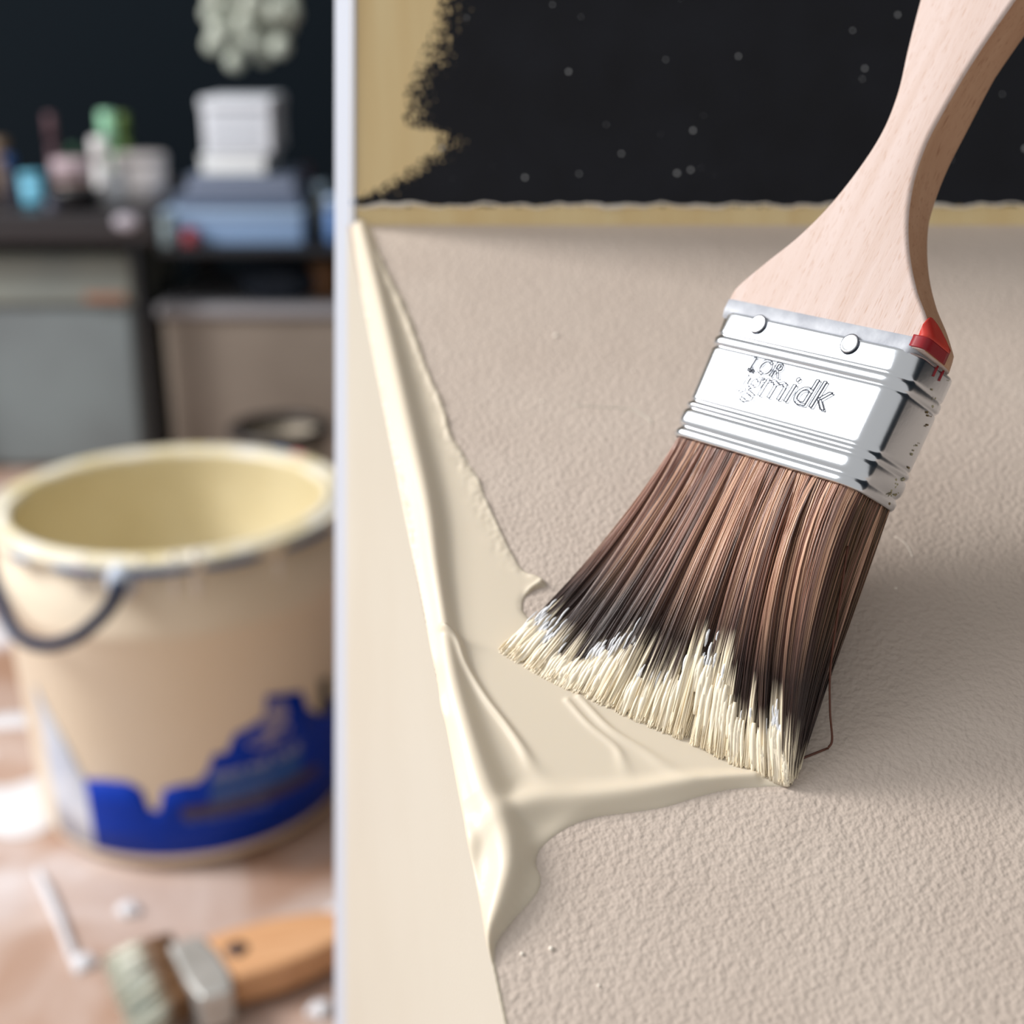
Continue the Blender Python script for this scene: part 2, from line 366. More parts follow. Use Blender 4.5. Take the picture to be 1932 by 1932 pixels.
outline = [(676, 330), (692, 345), (694, 400), (708, 450), (738, 520), (768, 575), (792, 640), (810, 700), (838, 760), (852, 815), (880, 862), (905, 905), (915, 935), (938, 985),
           (965, 1040), (990, 1078), (1022, 1092), (1034, 1108), (1012, 1112), (990, 1130), (992, 1158), (1040, 1190), (1200, 1270), (1400, 1370), (1500, 1440),
           (1492, 1482), (1450, 1486), (1380, 1490), (1320, 1504), (1255, 1524), (1190, 1534), (1130, 1542), (1085, 1556), (1045, 1580), (1018, 1606), (1012, 1632), (1022, 1655),
           (1018, 1680), (1000, 1705), (975, 1730), (955, 1755), (940, 1775), (934, 1800), (944, 1850), (954, 1900), (970, 1980), (1012, 2200),
           (990, 2200), (944, 1960), (908, 1800), (896, 1720), (880, 1640), (866, 1560), (852, 1490), (843, 1420), (835, 1370), (815, 1350), (811, 1325), (822, 1308),
           (820, 1270), (806, 1230), (802, 1180), (785, 1090), (762, 990), (740, 880), (716, 760), (694, 640), (676, 520), (664, 430), (662, 360)]
smooth_out = [tuple(v) for v in spline(outline + outline[:1], len(outline) * 4)][:-1]
poly = [PQ(*p) for p in smooth_out]
A = np.array(poly); st = 0.00042
xs = np.arange(A[:, 0].min() - 0.002, A[:, 0].max() + 0.002, st); ys = np.arange(A[:, 1].min() - 0.002, A[:, 1].max() + 0.002, st)
X, Y = np.meshgrid(xs, ys); D = poly_sd(X, Y, poly)
Dc = np.clip(D, 0, None)
film = 0.0008 * np.sqrt(1 - (1 - np.clip(Dc / 0.0022, 0, 1)) ** 2)
fadein = np.clip(Dc / 0.0028, 0, 1); fadein = np.sqrt(1 - (1 - fadein) ** 2)
R = ridge(X, Y, [(672, 400, 2.2, 1.6), (690, 470, 3.0, 2.2), (722, 600, 3.8, 3.2), (768, 800, 4.4, 3.8), (805, 960, 3.9, 3.8), (822, 1080, 3.1, 3.3), (838, 1180, 2.7, 2.8), (856, 1290, 3.2, 3.0),
                 (885, 1400, 3.9, 3.8), (915, 1500, 5.0, 4.6), (945, 1570, 5.0, 4.8), (958, 1640, 4.4, 4.6), (945, 1700, 3.6, 3.8), (925, 1760, 2.4, 2.4), (922, 1800, 1.6, 1.2)])
R2 = ridge(X, Y, [(900, 1585, 5.0, 2.0), (950, 1545, 5.0, 3.2), (1020, 1518, 4.4, 2.9), (1100, 1512, 3.6, 2.6), (1200, 1500, 3.2, 2.4), (1310, 1480, 2.6, 2.0), (1420, 1468, 1.8, 1.2)])
R3 = ridge(X, Y, [(838, 1198, 0.9, 1.3), (862, 1215, 1.0, 1.4), (880, 1262, 1.0, 1.2), (915, 1320, 1.0, 1.1), (955, 1372, 1.0, 1.0), (985, 1415, 1.3, 0.9), (1005, 1450, 2.0, 0.5), (1030, 1478, 3.0, 0.1)])
R4 = ridge(X, Y, [(1070, 1325, 0.8, 0.55), (1110, 1370, 0.8, 0.6), (1160, 1412, 1.0, 0.55), (1175, 1440, 1.6, 0.4), (1185, 1470, 2.5, 0.1)])
R5 = ridge(X, Y, [(1092, 1318, 0.8, 0.6), (1150, 1378, 0.9, 0.7), (1215, 1420, 1.2, 0.6), (1262, 1452, 2.0, 0.5), (1300, 1470, 2.5, 0.2)])
R6 = ridge(X, Y, [(905, 905, 0.9, 1.2), (935, 975, 1.0, 1.5), (968, 1035, 1.1, 1.6), (1000, 1082, 1.1, 1.5), (1022, 1098, 0.9, 1.3), (1000, 1118, 0.9, 1.4), (990, 1145, 0.8, 1.2)])
R7 = ridge(X, Y, [(958, 1372, 1.0, -0.0), (930, 1400, 1.6, 0.0), (960, 1440, 1.6, 0.0), (1010, 1462, 1.6, 0.0)])
R8 = ridge(X, Y, [(712, 480, 0.8, 0.5), (760, 590, 0.9, 0.9), (795, 680, 0.9, 0.8), (835, 775, 0.9, 0.9), (850, 830, 0.9, 0.9)])
ph = 0.0
wrk = np.zeros(X.shape)
# crinkled skin along the far edge of the film
near = np.exp(-(Dc / 0.0035) ** 2)
farside = (Y > PQ(900, 1120)[1]) & (X > (PQ(770, 850)[0] - 0.02))
rs = np.random.default_rng(3)
for k in range(26):
    fx, fy = rs.normal(0, 900, 2); wrk += np.sin(fx * X + fy * Y + rs.uniform(0, 6.28))
wrk = wrk / 26 * 0.0011 * near * fadein * np.clip((Y - PQ(900, 1120)[1]) / 0.02, 0, 1)
H = film + fadein * ((R ** 3 + R2 ** 3 + 1e-12) ** (1 / 3) + R3 + R4 + R5 + R6 + R8 * 0.7) + np.where(R < 0.0008, wrk, 0)
E0 = X * (pq(Pn)[1]) - Y * (pq(Pn)[0]); E0 = E0 / math.hypot(*pq(Pn)); sg = -1 if (PQ(1400, 900)[0] * pq(Pn)[1] - PQ(1400, 900)[1] * pq(Pn)[0]) > 0 else 1
ov_ = np.clip(E0 * sg, 0, None); H = np.minimum(H, film * 1.2 + (H - film * 1.2) * np.exp(-(ov_ / 0.0022) ** 2))
H = H - 0.00035 - np.where(D < 0, 0.5 * (-D), 0)
# roll the paint over the left edge of the ledge onto its side
l0 = np.array([0.0, 0.0]); l1 = np.array(pq(Pn)); ld = (l1 - l0) / np.linalg.norm(l1 - l0)
E = (X - l0[0]) * ld[1] - (Y - l0[1]) * ld[0]
if ((np.array(PQ(1400, 900)) - l0)[0] * ld[1] - (np.array(PQ(1400, 900)) - l0)[1] * ld[0]) > 0: E = -E
over = np.clip(E, 0, None)                                            # distance outside the left edge
keep = D > -0.0009
idx = -np.ones(X.shape, int); idx[keep] = np.arange(keep.sum())
base = np.array(P0); ex = np.array(EX); sq = np.array(SQ); sn = np.array(SN)
ldv = ex * ld[0] + sq * ld[1]; outv = np.cross(ldv, sn); outv = outv if outv @ ex < 0 else -outv
aa_ = np.clip(over / 0.0022, 0, math.pi / 2); down = np.clip(over - 0.0022 * math.pi / 2, 0, None)
flat = base + X[..., None] * ex + Y[..., None] * sq - over[..., None] * outv
pos = flat + H[..., None] * (np.cos(aa_)[..., None] * sn + np.sin(aa_)[..., None] * outv) - down[..., None] * sn
q = keep[:-1, :-1] & keep[1:, :-1] & keep[:-1, 1:] & keep[1:, 1:]
faces = np.stack([idx[:-1, :-1][q], idx[:-1, 1:][q], idx[1:, 1:][q], idx[1:, :-1][q]], 1)
me = bpy.data.meshes.new('wet_paint'); me.from_pydata(pos[keep].tolist(), [], faces.tolist()); me.update()
M_wet = mat('wet_cream_paint', (222, 210, 190), 0.42, spec=0.3, coat=0.05)
bW = M_wet.node_tree.nodes['Principled BSDF']; bW.inputs['Subsurface Weight'].default_value = 0.15; bW.inputs['Subsurface Scale'].default_value = 0.002
bW.inputs['Subsurface Radius'].default_value = (1.0, 0.8, 0.5)
tag(link('wet_paint', me, M_wet, smooth=True), 'thick wet cream paint pooled and rolling over the left edge of the beige ledge', 'paint')

# ================================================================ THE LARGE BRUSH
Bo = at(1611, 917, 0.300)                                             # lower right front corner of the ferrule
BL_ = at(1261.5, 813, 0.335); TR_ = at(1738, 645, 0.304); BB_ = at(1698, 969, 0.315)
W_ = (Bo - BL_).length; H_ = (TR_ - Bo).length; T_ = (BB_ - Bo).length
U = (Bo - BL_).normalized(); Av = (TR_ - Bo).normalized(); Dv = (BB_ - Bo).normalized()
FN = U.cross(Av).normalized()
if FN.dot(EZ) < 0: FN = -FN
# brush coordinates: s along the width (0 = right front, negative to the left), h up the axis, t towards the back
def BP(s, h, t): return Bo + U * s + Av * h + Dv * t
def front_sh(px, py):
    p = on_plane(px, py, Bo, FN); d = p - Bo; uu = U.dot(U); ua = U.dot(Av); k = 1 - ua * ua
    a, b = d.dot(U), d.dot(Av); return (a - ua * b) / k, (b - ua * a) / k
brush = empty('paint_brush', SPt(1300, 1420), 'large flat brush with pale wooden handle painting the beige ledge', 'paint brush')

def rrect(s0, s1, t0, t1, r, n=6, rb=None):
    """rounded rectangle in (s,t), counter-clockwise"""
    rb = r if rb is None else rb; out = []
    for cx, cy, a0, rr in ((s1 - r, t0 + r, -90, r), (s1 - rb, t1 - rb, 0, rb), (s0 + rb, t1 - rb, 90, rb), (s0 + r, t0 + r, 180, r)):
        for i in range(n + 1):
            a = math.radians(a0 + 90 * i / n); out.append((cx + rr * math.cos(a), cy + rr * math.sin(a)))
    return out
def loft(name, rings, m, parent, smooth=True, caps=True):
    n = len(rings[0]); vs = [p for r_ in rings for p in r_]; fs = []
    for j in range(len(rings) - 1):
        for i in range(n): k = (i + 1) % n; fs.append((j * n + i, j * n + k, (j + 1) * n + k, (j + 1) * n + i))
    if caps: fs.append(tuple(range(n))); fs.append(tuple((len(rings) - 1) * n + i for i in range(n)))
    return obj(name, vs, fs, m, parent, smooth)
def wood_material(name, c1, c2, c3, axis, scale=1.0):
    m = bpy.data.materials.new(name); m.use_nodes = True; nt = m.node_tree; b = nt.nodes['Principled BSDF']; L = nt.links.new
    tc = nd(nt, 'ShaderNodeTexCoord'); mp = nd(nt, 'ShaderNodeMapping'); mp.vector_type = 'TEXTURE'
    q = Vector(axis).to_track_quat('Z', 'Y').to_euler(); mp.inputs['Rotation'].default_value = q
    L(tc.outputs['Object'], mp.inputs[0])
    m2 = nd(nt, 'ShaderNodeMapping'); m2.inputs['Scale'].default_value = (1500 * scale, 1500 * scale, 160 * scale); L(mp.outputs[0], m2.inputs[0])
    n = nd(nt, 'ShaderNodeTexNoise'); n.inputs['Scale'].default_value = 1; n.inputs['Detail'].default_value = 2; L(m2.outputs[0], n.inputs['Vector'])
    m3 = nd(nt, 'ShaderNodeMapping'); m3.inputs['Scale'].default_value = (180 * scale, 180 * scale, 9 * scale); L(mp.outputs[0], m3.inputs[0])
    n2 = nd(nt, 'ShaderNodeTexNoise'); n2.inputs['Scale'].default_value = 1; n2.inputs['Detail'].default_value = 3; L(m3.outputs[0], n2.inputs['Vector'])
    r = nd(nt, 'ShaderNodeValToRGB'); r.color_ramp.elements[0].position = 0.35; r.color_ramp.elements[1].position = 0.65
    r.color_ramp.elements[0].color = lin(c1); r.color_ramp.elements[1].color = lin(c2); L(n2.outputs['Fac'], r.inputs[0])
    r2 = nd(nt, 'ShaderNodeValToRGB'); r2.color_ramp.elements[0].position = 0.22; r2.color_ramp.elements[1].position = 0.42
    r2.color_ramp.elements[0].color = (1, 1, 1, 1); r2.color_ramp.elements[1].color = (0, 0, 0, 1); L(n.outputs['Fac'], r2.inputs[0])
    mx = nd(nt, 'ShaderNodeMix', data_type='RGBA'); L(r2.outputs[0], mx.inputs[0]); L(r.outputs[0], mx.inputs[6]); mx.inputs[7].default_value = lin(c3)
    L(mx.outputs[2], b.inputs['Base Color']); b.inputs['Roughness'].default_value = 0.55; b.inputs['Specular IOR Level'].default_value = 0.3
    bp = nd(nt, 'ShaderNodeBump'); bp.inputs['Strength'].default_value = 0.25; bp.inputs['Distance'].default_value = 0.0002; L(n.outputs['Fac'], bp.inputs['Height']); L(bp.outputs[0], b.inputs['Normal'])
    return m
M_wood = wood_material('beech_wood', (203, 181, 171), (210, 191, 184), (186, 155, 138), Av, 1.7)
# handle outline read off the photograph and laid on the brush's own front plane
Lp = [front_sh(*p) for p in ((1371, 562), (1386, 538), (1440, 492), (1500, 444), (1560, 384), (1620, 308), (1662, 240), (1690, 168), (1708, 90), (1731, 0), (1752, -70), (1778, -150), (1815, -215))]
Rp = [front_sh(*p) for p in ((1752, 630), (1742, 590), (1724, 540), (1711, 470), (1710, 400), (1722, 330), (1746, 262), (1782, 195), (1825, 122), (1866, 60), (1908, 0), (1950, -60), (1985, -120), (2005, -180))]
def interp(tab, h):
    tab = sorted(tab, key=lambda a: a[1]); hs = [a[1] for a in tab]; ss = [a[0] for a in tab]; return float(np.interp(h, hs, ss))
Lp = [tuple(v) for v in spline(Lp, 80)]; Rp = [tuple(v) for v in spline(Rp, 80)]
h0 = H_ - 0.0016; h1 = min(max(a[1] for a in Lp), max(a[1] for a in Rp)) - 0.0005; rings = []
for i in range(90):
    k = i / 89; h = h0 + (h1 - h0) * k; sl, sr = interp(Lp, h), interp(Rp, h)
    endk = 1.0 if k < 0.9 else math.sqrt(max(0.02, 1 - ((k - 0.9) / 0.1) ** 2))
    T = 0.0165 + (T_ * 0.95 - 0.0165) * max(0, min(1, 1 - (h - h0) / 0.022)) ** 1.6; T *= endk
    t0 = 0.0006 + (0.016 * (1 - endk)) / 2
    mid = (sl + sr) / 2; sl = mid + (sl - mid) * endk; sr = mid + (sr - mid) * endk
    r = min(0.0012, (sr - sl) * 0.3); rb = min(T * 0.47, (sr - sl) * 0.4)
    rings.append([BP(s, h, t) for s, t in rrect(sl, sr, t0, t0 + T, r, 6, rb)])
hd = tag(loft('handle', rings, M_wood, brush), 'pale unvarnished wooden handle')
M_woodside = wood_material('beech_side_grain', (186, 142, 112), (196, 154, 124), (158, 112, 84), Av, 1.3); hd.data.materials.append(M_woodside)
nr_ = len(rings[0])
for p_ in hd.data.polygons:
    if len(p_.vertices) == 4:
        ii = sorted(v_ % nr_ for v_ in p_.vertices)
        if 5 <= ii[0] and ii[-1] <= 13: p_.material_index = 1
# ferrule: a rounded band with raised ridges
M_metal = mat('tinned_steel', (226, 230, 236), 0.22, 1.0, bump=(700, 0.06, 0.0002))
HK = H_
prof = [(-0.0006, 0.0), (0.0000, 0.0004), (0.0012, 0.0005), (0.0019, 0.0002), (0.0024, -0.0002), (0.0030, 0.0002), (0.0036, 0.0005), (0.0044, 0.0006), (0.0062, 0.0006), (0.0070, 0.0004), (0.0075, -0.0001), (0.0080, 0.0003), (0.0086, 0.0005), (0.0092, 0.0003),
        (0.0097, -0.0002), (0.0102, 0.0001), (0.0107, 0.0002), (0.0112, 0.0002), (0.0150, 0.0002), (0.0200, 0.0002), (0.0240, 0.0002), (0.0246, 0.0002), (0.0250, 0.0001), (0.0254, -0.0003), (0.0259, 0.0001), (0.0264, 0.0004), (0.0276, 0.0004), (0.0282, 0.0002), (0.0286, -0.0002), (0.0291, 0.0001),
        (0.0295, 0.0002), (0.0300, 0.0002), (0.0345, 0.0002), (0.0350, 0.0001), (0.0354, -0.0003)]
fk = (HK - 0.0012) / 0.0366
rings = [[BP(s, h * fk, t) for s, t in rrect(-W_ - o - 0.0022 * max(0, h) / 0.0354, o * 0.6, -o, T_ + o, 0.0052, 10)] for h, o in prof]
fer = loft('ferrule', rings, M_metal, brush, caps=False); fer['label'] = 'shiny metal ferrule with raised ridges'
sm = fer.modifiers.new('t', 'SOLIDIFY'); sm.thickness = 0.0004; sm.offset = -1
# dull grey paint band above the ferrule
M_greyband = mat('greyish_white_paint', (200, 204, 212), 0.5, var=((168, 172, 182), 160), bump=(500, 0.3, 0.0004))
SF = interp(Rp, HK + 0.0005)
rings = [[BP(s, h, t) for s, t in rrect(-W_ - 0.0020 + o, SF - 0.0024 - o, 0.0001 + o, T_ - 0.004 - o, 0.0016, 6)] for h, o in ((HK - 0.004, 0.0003), (HK - 0.002, 0.0), (HK + 0.0008, 0.0), (HK + 0.0011, 0.0006))]
loft('paint_band', rings, M_greyband, brush)['label'] = 'greyish white paint band on the foot of the handle'
# red mark on the right shoulder of the handle
M_red = mat('red_paint', (205, 62, 44), 0.5, var=((188, 48, 38), 120)); M_dred = mat('dark_red_paint', (142, 16, 30), 0.45)
def side_patch(name, m, h0, h1, ta, tb, o, wrap=0.0022, dome=False):
    vs, fs = [], []; nh, ntt = 10, 14
    for j in range(nh + 1):
        for i in range(ntt + 1):
            u = i / ntt; a = (u * (wrap + (tb - ta))); hh = h1 - (0.5 * (2 * u - 1) ** 2 * (h1 - h0) if dome else 0); h = h0 + (hh - h0) * j / nh
            r = 0.0036
            if a < wrap: ang = math.radians(90 * (1 - a / wrap) ); s = -r + r * math.cos(ang) ; t = r - r * math.sin(ang)
            else: s = 0.0; t = r + (a - wrap) * ((T_ - 2 * r) / (tb - ta)) * 0.9
            n_s = 1.0 if a >= wrap else math.cos(ang); n_t = 0 if a >= wrap else -math.sin(ang)
            vs.append(BP(s + o * n_s - 0.0001, h, t + o * n_t))
    for j in range(nh):
        for i in range(ntt): k = j * (ntt + 1) + i; fs.append((k, k + 1, k + ntt + 2, k + ntt + 1))
    p = obj(name, vs, fs, m, brush, True); s_ = p.modifiers.new('t', 'SOLIDIFY'); s_.thickness = 0.0004; s_.offset = 0; return p
def ring_patch(name, m, ringf, h0, h1, k0, k1, dome):
    nh = 12; vs, fs = [], []; nk = k1 - k0
    for j in range(nh + 1):
        for i in range(nk + 1):
            u = i / nk; hh = h1 - dome * (abs(2 * u - 1) ** 2.2) * (h1 - h0); h = h0 + (hh - h0) * j / nh; rg = ringf(h); n_ = len(rg)
            c_ = sum((Vector(p) for p in rg), Vector()) / n_; q_ = Vector(rg[(k0 + i) % n_]); q0, q1 = Vector(rg[(k0 + i - 1) % n_]), Vector(rg[(k0 + i + 1) % n_])
            o_ = (q1 - q0).cross(Av).normalized(); o_ = o_ if o_.dot(q_ - c_) > 0 else -o_; vs.append(q_ + o_ * 0.00025)
    for j in range(nh):
        for i in range(nk): k = j * (nk + 1) + i; fs.append((k, k + 1, k + nk + 2, k + nk + 1))
    p = obj(name, vs, fs, m, brush, True); s_ = p.modifiers.new('t', 'SOLIDIFY'); s_.thickness = 0.0003; s_.offset = 0; return p
def dense(rg, n=120):
    L_ = [0.0]
    P_ = list(rg) + [rg[0]]
    for a_, b_ in zip(P_, P_[1:]): L_.append(L_[-1] + (Vector(b_) - Vector(a_)).length)
    A3 = np.array([tuple(p) for p in P_]); t_ = np.linspace(0, L_[-1], n, endpoint=False)
    return [Vector([float(np.interp(x, L_, A3[:, q_])) for q_ in range(3)]) for x in t_]
def handle_ring(h):
    sl, sr = interp(Lp, h), interp(Rp, h); T = 0.0165 + (T_ * 0.95 - 0.0165) * max(0, min(1, 1 - (h - h0) / 0.022)) ** 1.6
    return dense([BP(s_, h, t_) for s_, t_ in rrect(sl, sr, 0.0006, 0.0006 + T, min(0.0012, (sr - sl) * 0.3), 6, min(T * 0.47, (sr - sl) * 0.4))])
def band_ring(h): return dense([BP(s_, h, t_) for s_, t_ in rrect(-W_ - 0.0024, SF, 0.0001, T_, 0.0036, 6)])
ring_patch('red_mark', M_dred, handle_ring, HK - 0.0014, HK + 0.0015, -2, 9, 0)['label'] = 'dark red paint mark'
ring_patch('red_mark', M_red, handle_ring, HK + 0.0015, HK + 0.0074, -1, 9, 0.85)['label'] = 'bright red paint mark'
for tt in (0.010, 0.013):
    side = [BP(0.0002, HK - 0.0022 - 0.0009 * i, tt) for i in range(4)]; tube('red_drip', side, 0.00028, M_dred, brush, 6)
# two oval rivets on the front
M_emb = mat('relief_shade_grey', (70, 72, 82), 0.8, 0.0, spec=0.1)  # dark grey painted in for the shadow lines of the raised metal
for px, py in ((1432, 613), (1605, 650)):
    s, h = front_sh(px, py); n = 28; vs, fs = [], []
    prof2 = [(1.0, 0.0001), (1.0, 0.0006), (0.86, 0.0009), (0.74, 0.0005), (0.5, 0.0007), (0.0001, 0.0008)]
    for k, o in prof2:
        for i in range(n):
            a = 2 * math.pi * i / n; vs.append(BP(s + 0.0021 * k * math.cos(a), h + 0.0024 * k * math.sin(a), -0.0005 - o * 0.45))
    for j in range(len(prof2) - 1):
        for i in range(n): q2 = (i + 1) % n; fs.append((j * n + i, j * n + q2, (j + 1) * n + q2, (j + 1) * n + i))
    obj('rivet', vs, fs, M_metal, fer, True); ring = [BP(s + 0.0022 * math.cos(2 * math.pi * i / 28), h + 0.0025 * math.sin(2 * math.pi * i / 28), -0.0006) for i in range(28)]; tube('rivet_edge', ring, 0.00011, M_emb, fer, 5, closed=True)
# embossed lettering on the ferrule front
def emboss(body, px, py, px2, py2, hpx):
    s, h = front_sh(px, py); s2, hh2 = front_sh(px2, py2); me = text_mesh(body, 0.01, 0.0)
    xs_ = [v.co.x for v in me.vertices]; wx = max(xs_) - min(xs_); x0 = min(xs_); k = (s2 - s) / wx; yk = hpx / 0.0075
    for v in me.vertices:
        x, y = (v.co.x - x0) * k, v.co.y * yk; v.co = BP(s + x + y * 0.12, h + y + (hh2 - h) * (x / (s2 - s)), -0.00072)
    # keep only letter outlines as thin raised lines
    bm = bmesh.new(); bm.from_mesh(me); bmesh.ops.dissolve_limit(bm, angle_limit=0.01, verts=bm.verts, edges=bm.edges)
    parts = []
    for e_ in bm.edges:
        if len(e_.link_faces) == 1 and e_.calc_length() > 1e-5:
            a, b = e_.verts[0].co.copy(), e_.verts[1].co.copy(); parts.append(tube_data([a, b], 0.00016, 6))
    bm.free(); bpy.data.meshes.remove(me); joined('embossed_lettering', parts, M_emb, fer)['label'] = 'faint embossed lettering on the ferrule front'
emboss('igmidk', 1392, 738, 1558, 776, 0.0078)
emboss('LOR', 1412, 701, 1472, 716, 0.0044)
# crusted cream paint on the ferrule's side
M_crust = mat('dried_paint_crust', (176, 168, 136), 0.6, bump=(900, 0.5, 0.0005), var=((110, 88, 52), 260))
parts = []
rr = random.Random(5)
for i in range(34):
    h = rr.choice((rr.uniform(-0.0, 0.008), rr.uniform(0.0, 0.035))); t = T_ - 0.0048 - abs(rr.gauss(0, 0.0022)); r = rr.uniform(0.0001, 0.00028)
    bm = bmesh.new(); bmesh.ops.create_icosphere(bm, subdivisions=1, radius=r)
    sft = 0.0003
    c = BP(sft, h, t); parts.append(([c + Vector((v.co.x, v.co.y, v.co.z * rr.uniform(1, 2.0))) for v in bm.verts], [tuple(v.index for v in f.verts) for f in bm.faces])); bm.free()
tag(joined('paint_crust', parts, M_crust, fer), 'crusted old paint specks on the ferrule side', kind='stuff')

# ---- bristles
TIP = spline(((938, 1232), (1010, 1275), (1085, 1312), (1180, 1356), (1280, 1400), (1380, 1446), (1470, 1482), (1490, 1486)), 200)
TIPW = np.array([tuple(SPt(p[0], p[1])) for p in TIP])
vBo, vU, vA, vD, vN, vS = (np.array(v) for v in (Bo, U, Av, Dv, FN, SN))
def tips(a, t):
    """a 0 left .. 1 right, t 0 front .. 1 back"""
    k = np.clip(a, 0, 1) * 200 * 0.985; i = np.floor(k).astype(int); f_ = (k - i)[:, None]
    p = TIPW[i] * (1 - f_) + TIPW[np.minimum(i + 1, 200)] * f_
    back = np.array(SPt(1505, 1458)) - np.array(SPt(1490, 1486))
    return p + back * (t[:, None] * 1.1)
NS = 9500; NR = 12
nc = 190
ca = RNG.uniform(0, 1, nc); ct = np.where(RNG.uniform(0, 1, nc) < 0.55, RNG.uniform(0, 0.16, nc), RNG.uniform(0.1, 1, nc))
a = RNG.uniform(0, 1, NS); t = np.where(RNG.uniform(0, 1, NS) < 0.45, RNG.uniform(0, 0.15, NS), RNG.uniform(0, 1, NS))
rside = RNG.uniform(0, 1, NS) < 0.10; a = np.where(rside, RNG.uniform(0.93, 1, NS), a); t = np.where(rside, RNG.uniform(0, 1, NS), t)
dist = ((a[:, None] - ca[None]) * 3.2) ** 2 + (t[:, None] - ct[None]) ** 2 * 0.9
cl = dist.argmin(1)
cta = a + (ca[cl] - a) * 0.55; ctt = t + (ct[cl] - t) * 0.35
cshift = RNG.normal(0, 0.011, nc)[cl]
root = vBo + (-W_ * 0.985 + a[:, None] * W_ * 0.97) * vU + (0.0008) * vA + (0.0005 + t[:, None] * (T_ - 0.001)) * vD
cor = np.clip((np.abs(a - 0.5) - 0.45) / 0.05, 0, 1); # round the corners of the bundle
root = root + (cor * (0.5 - t) * 0.006)[:, None] * vD
ta = np.clip(cta + cshift, 0, 1)
tip = tips(ta, ctt)
tip = tip + vS * np.abs(RNG.normal(0, 0.0006, NS))[:, None] + np.array(EX) * RNG.normal(0, 0.0003, NS)[:, None]
Lh = np.linalg.norm(tip - root, axis=1)
P1 = root - vA * (0.42 * Lh)[:, None] + vN * (0.0016 * (1 - 2 * t))[:, None] + vU * (RNG.normal(0, 0.0006, nc)[cl])[:, None]
P1 += vD * (0.002 * t)[:, None]
v = np.linspace(0, 1, NR)
short = 1 - np.abs(RNG.normal(0, 0.012, NS)) - (RNG.uniform(0, 1, NS) < 0.05) * RNG.uniform(0, 0.06, NS)
vv = v[None, :] * short[:, None]
Cc = ((1 - vv) ** 2)[..., None] * root[:, None] + (2 * vv * (1 - vv))[..., None] * P1[:, None] + (vv ** 2)[..., None] * tip[:, None]
# each clump lifts or sinks a little in the middle so grooves open between clumps
lift = RNG.normal(0, 0.0010, nc)[cl] * (t < 0.25)
Cc = Cc + (np.sin(np.pi * vv) * lift[:, None])[..., None] * vN + (np.sin(np.pi * vv * 1.0) * RNG.normal(0, 0.00035, NS)[:, None])[..., None] * vU
# paint line along the width
pl_a = [0, .06, .14, .22, .30, .36, .44, .50, .56, .62, .68, .74, .80, .86, .92, 1.0]
pl_v = [.85, .86, .88, .91, .84, .79, .88, .85, .75, .73, .78, .85, .86, .83, .91, .95]
pv = np.interp(ta, pl_a, pl_v) + RNG.normal(0, 0.040, nc)[cl] + RNG.normal(0, 0.020, NS)
pv = np.where(t > 0.4, pv + 0.05, pv)
pv = np.where(rside & (t > 0.25), 0.985, pv)
paint = np.clip((vv - pv[:, None]) / 0.012, 0, 1)
rad0 = RNG.uniform(0.00013, 0.00021, NS)[:, None]
rad = rad0 * (1 - 0.35 * vv) * (1 + 1.1 * paint)
rad[:, -1] *= 0.45
T0 = np.gradient(Cc, axis=1); T0 /= np.linalg.norm(T0, axis=2, keepdims=True) + 1e-12
ref = vN + 0.2 * vU; Xa = np.cross(T0, ref); Xa /= np.linalg.norm(Xa, axis=2, keepdims=True); Ya = np.cross(Xa, T0)
ang0 = RNG.uniform(0, 6.28, NS); NV = 4
V = np.empty((NS, NR, NV, 3))
for k in range(NV):
    an = ang0 + 2 * math.pi * k / NV
    V[:, :, k] = Cc + rad[..., None] * (np.cos(an)[:, None, None] * Xa + np.sin(an)[:, None, None] * Ya)
i0 = np.arange(NS)[:, None, None] * NR * NV; j0 = np.arange(NR - 1)[None, :, None] * NV; k0 = np.arange(NV)[None, None, :]; k1 = (k0 + 1) % NV
Fq = np.stack([i0 + j0 + k0, i0 + j0 + k1, i0 + j0 + NV + k1, i0 + j0 + NV + k0], -1).reshape(-1, 4)
me = bpy.data.meshes.new('bristles'); me.vertices.add(V.size // 3); me.vertices.foreach_set('co', V.reshape(-1))
me.loops.add(Fq.size); me.loops.foreach_set('vertex_index', Fq.reshape(-1)); me.polygons.add(len(Fq))
me.polygons.foreach_set('loop_start', np.arange(len(Fq)) * 4); me.polygons.foreach_set('use_smooth', [True] * len(Fq)); me.update(calc_edges=True)
def l3(c): return np.array(lin(c)[:3])
base_c = np.array([l3((172, 126, 104)), l3((146, 102, 84)), l3((120, 80, 66)), l3((208, 164, 136)), l3((88, 56, 44)), l3((160, 122, 108))])
cc = base_c[(RNG.integers(0, 6, nc)[cl] + (RNG.uniform(0, 1, NS) < 0.3) * RNG.integers(0, 6, NS)) % 6]
side_shade = l3((92, 66, 44)); cc = np.where((rside & (t > 0.2))[:, None], side_shade * RNG.uniform(0.6, 1.5, NS)[:, None], cc)  # right-side strands coloured darker: shade of the side put into the colour
wet = np.clip((vv - 0.38) / 0.32, 0, 1)[..., None]; wet = wet ** 1.4 
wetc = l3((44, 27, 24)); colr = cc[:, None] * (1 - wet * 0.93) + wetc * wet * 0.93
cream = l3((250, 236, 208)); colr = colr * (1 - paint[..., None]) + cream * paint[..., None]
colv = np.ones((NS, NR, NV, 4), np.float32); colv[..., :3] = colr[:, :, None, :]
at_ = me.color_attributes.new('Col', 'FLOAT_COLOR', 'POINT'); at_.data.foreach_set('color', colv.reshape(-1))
mb = bpy.data.materials.new('filament_bristle'); mb.use_nodes = True; nt = mb.node_tree; b = nt.nodes['Principled BSDF']
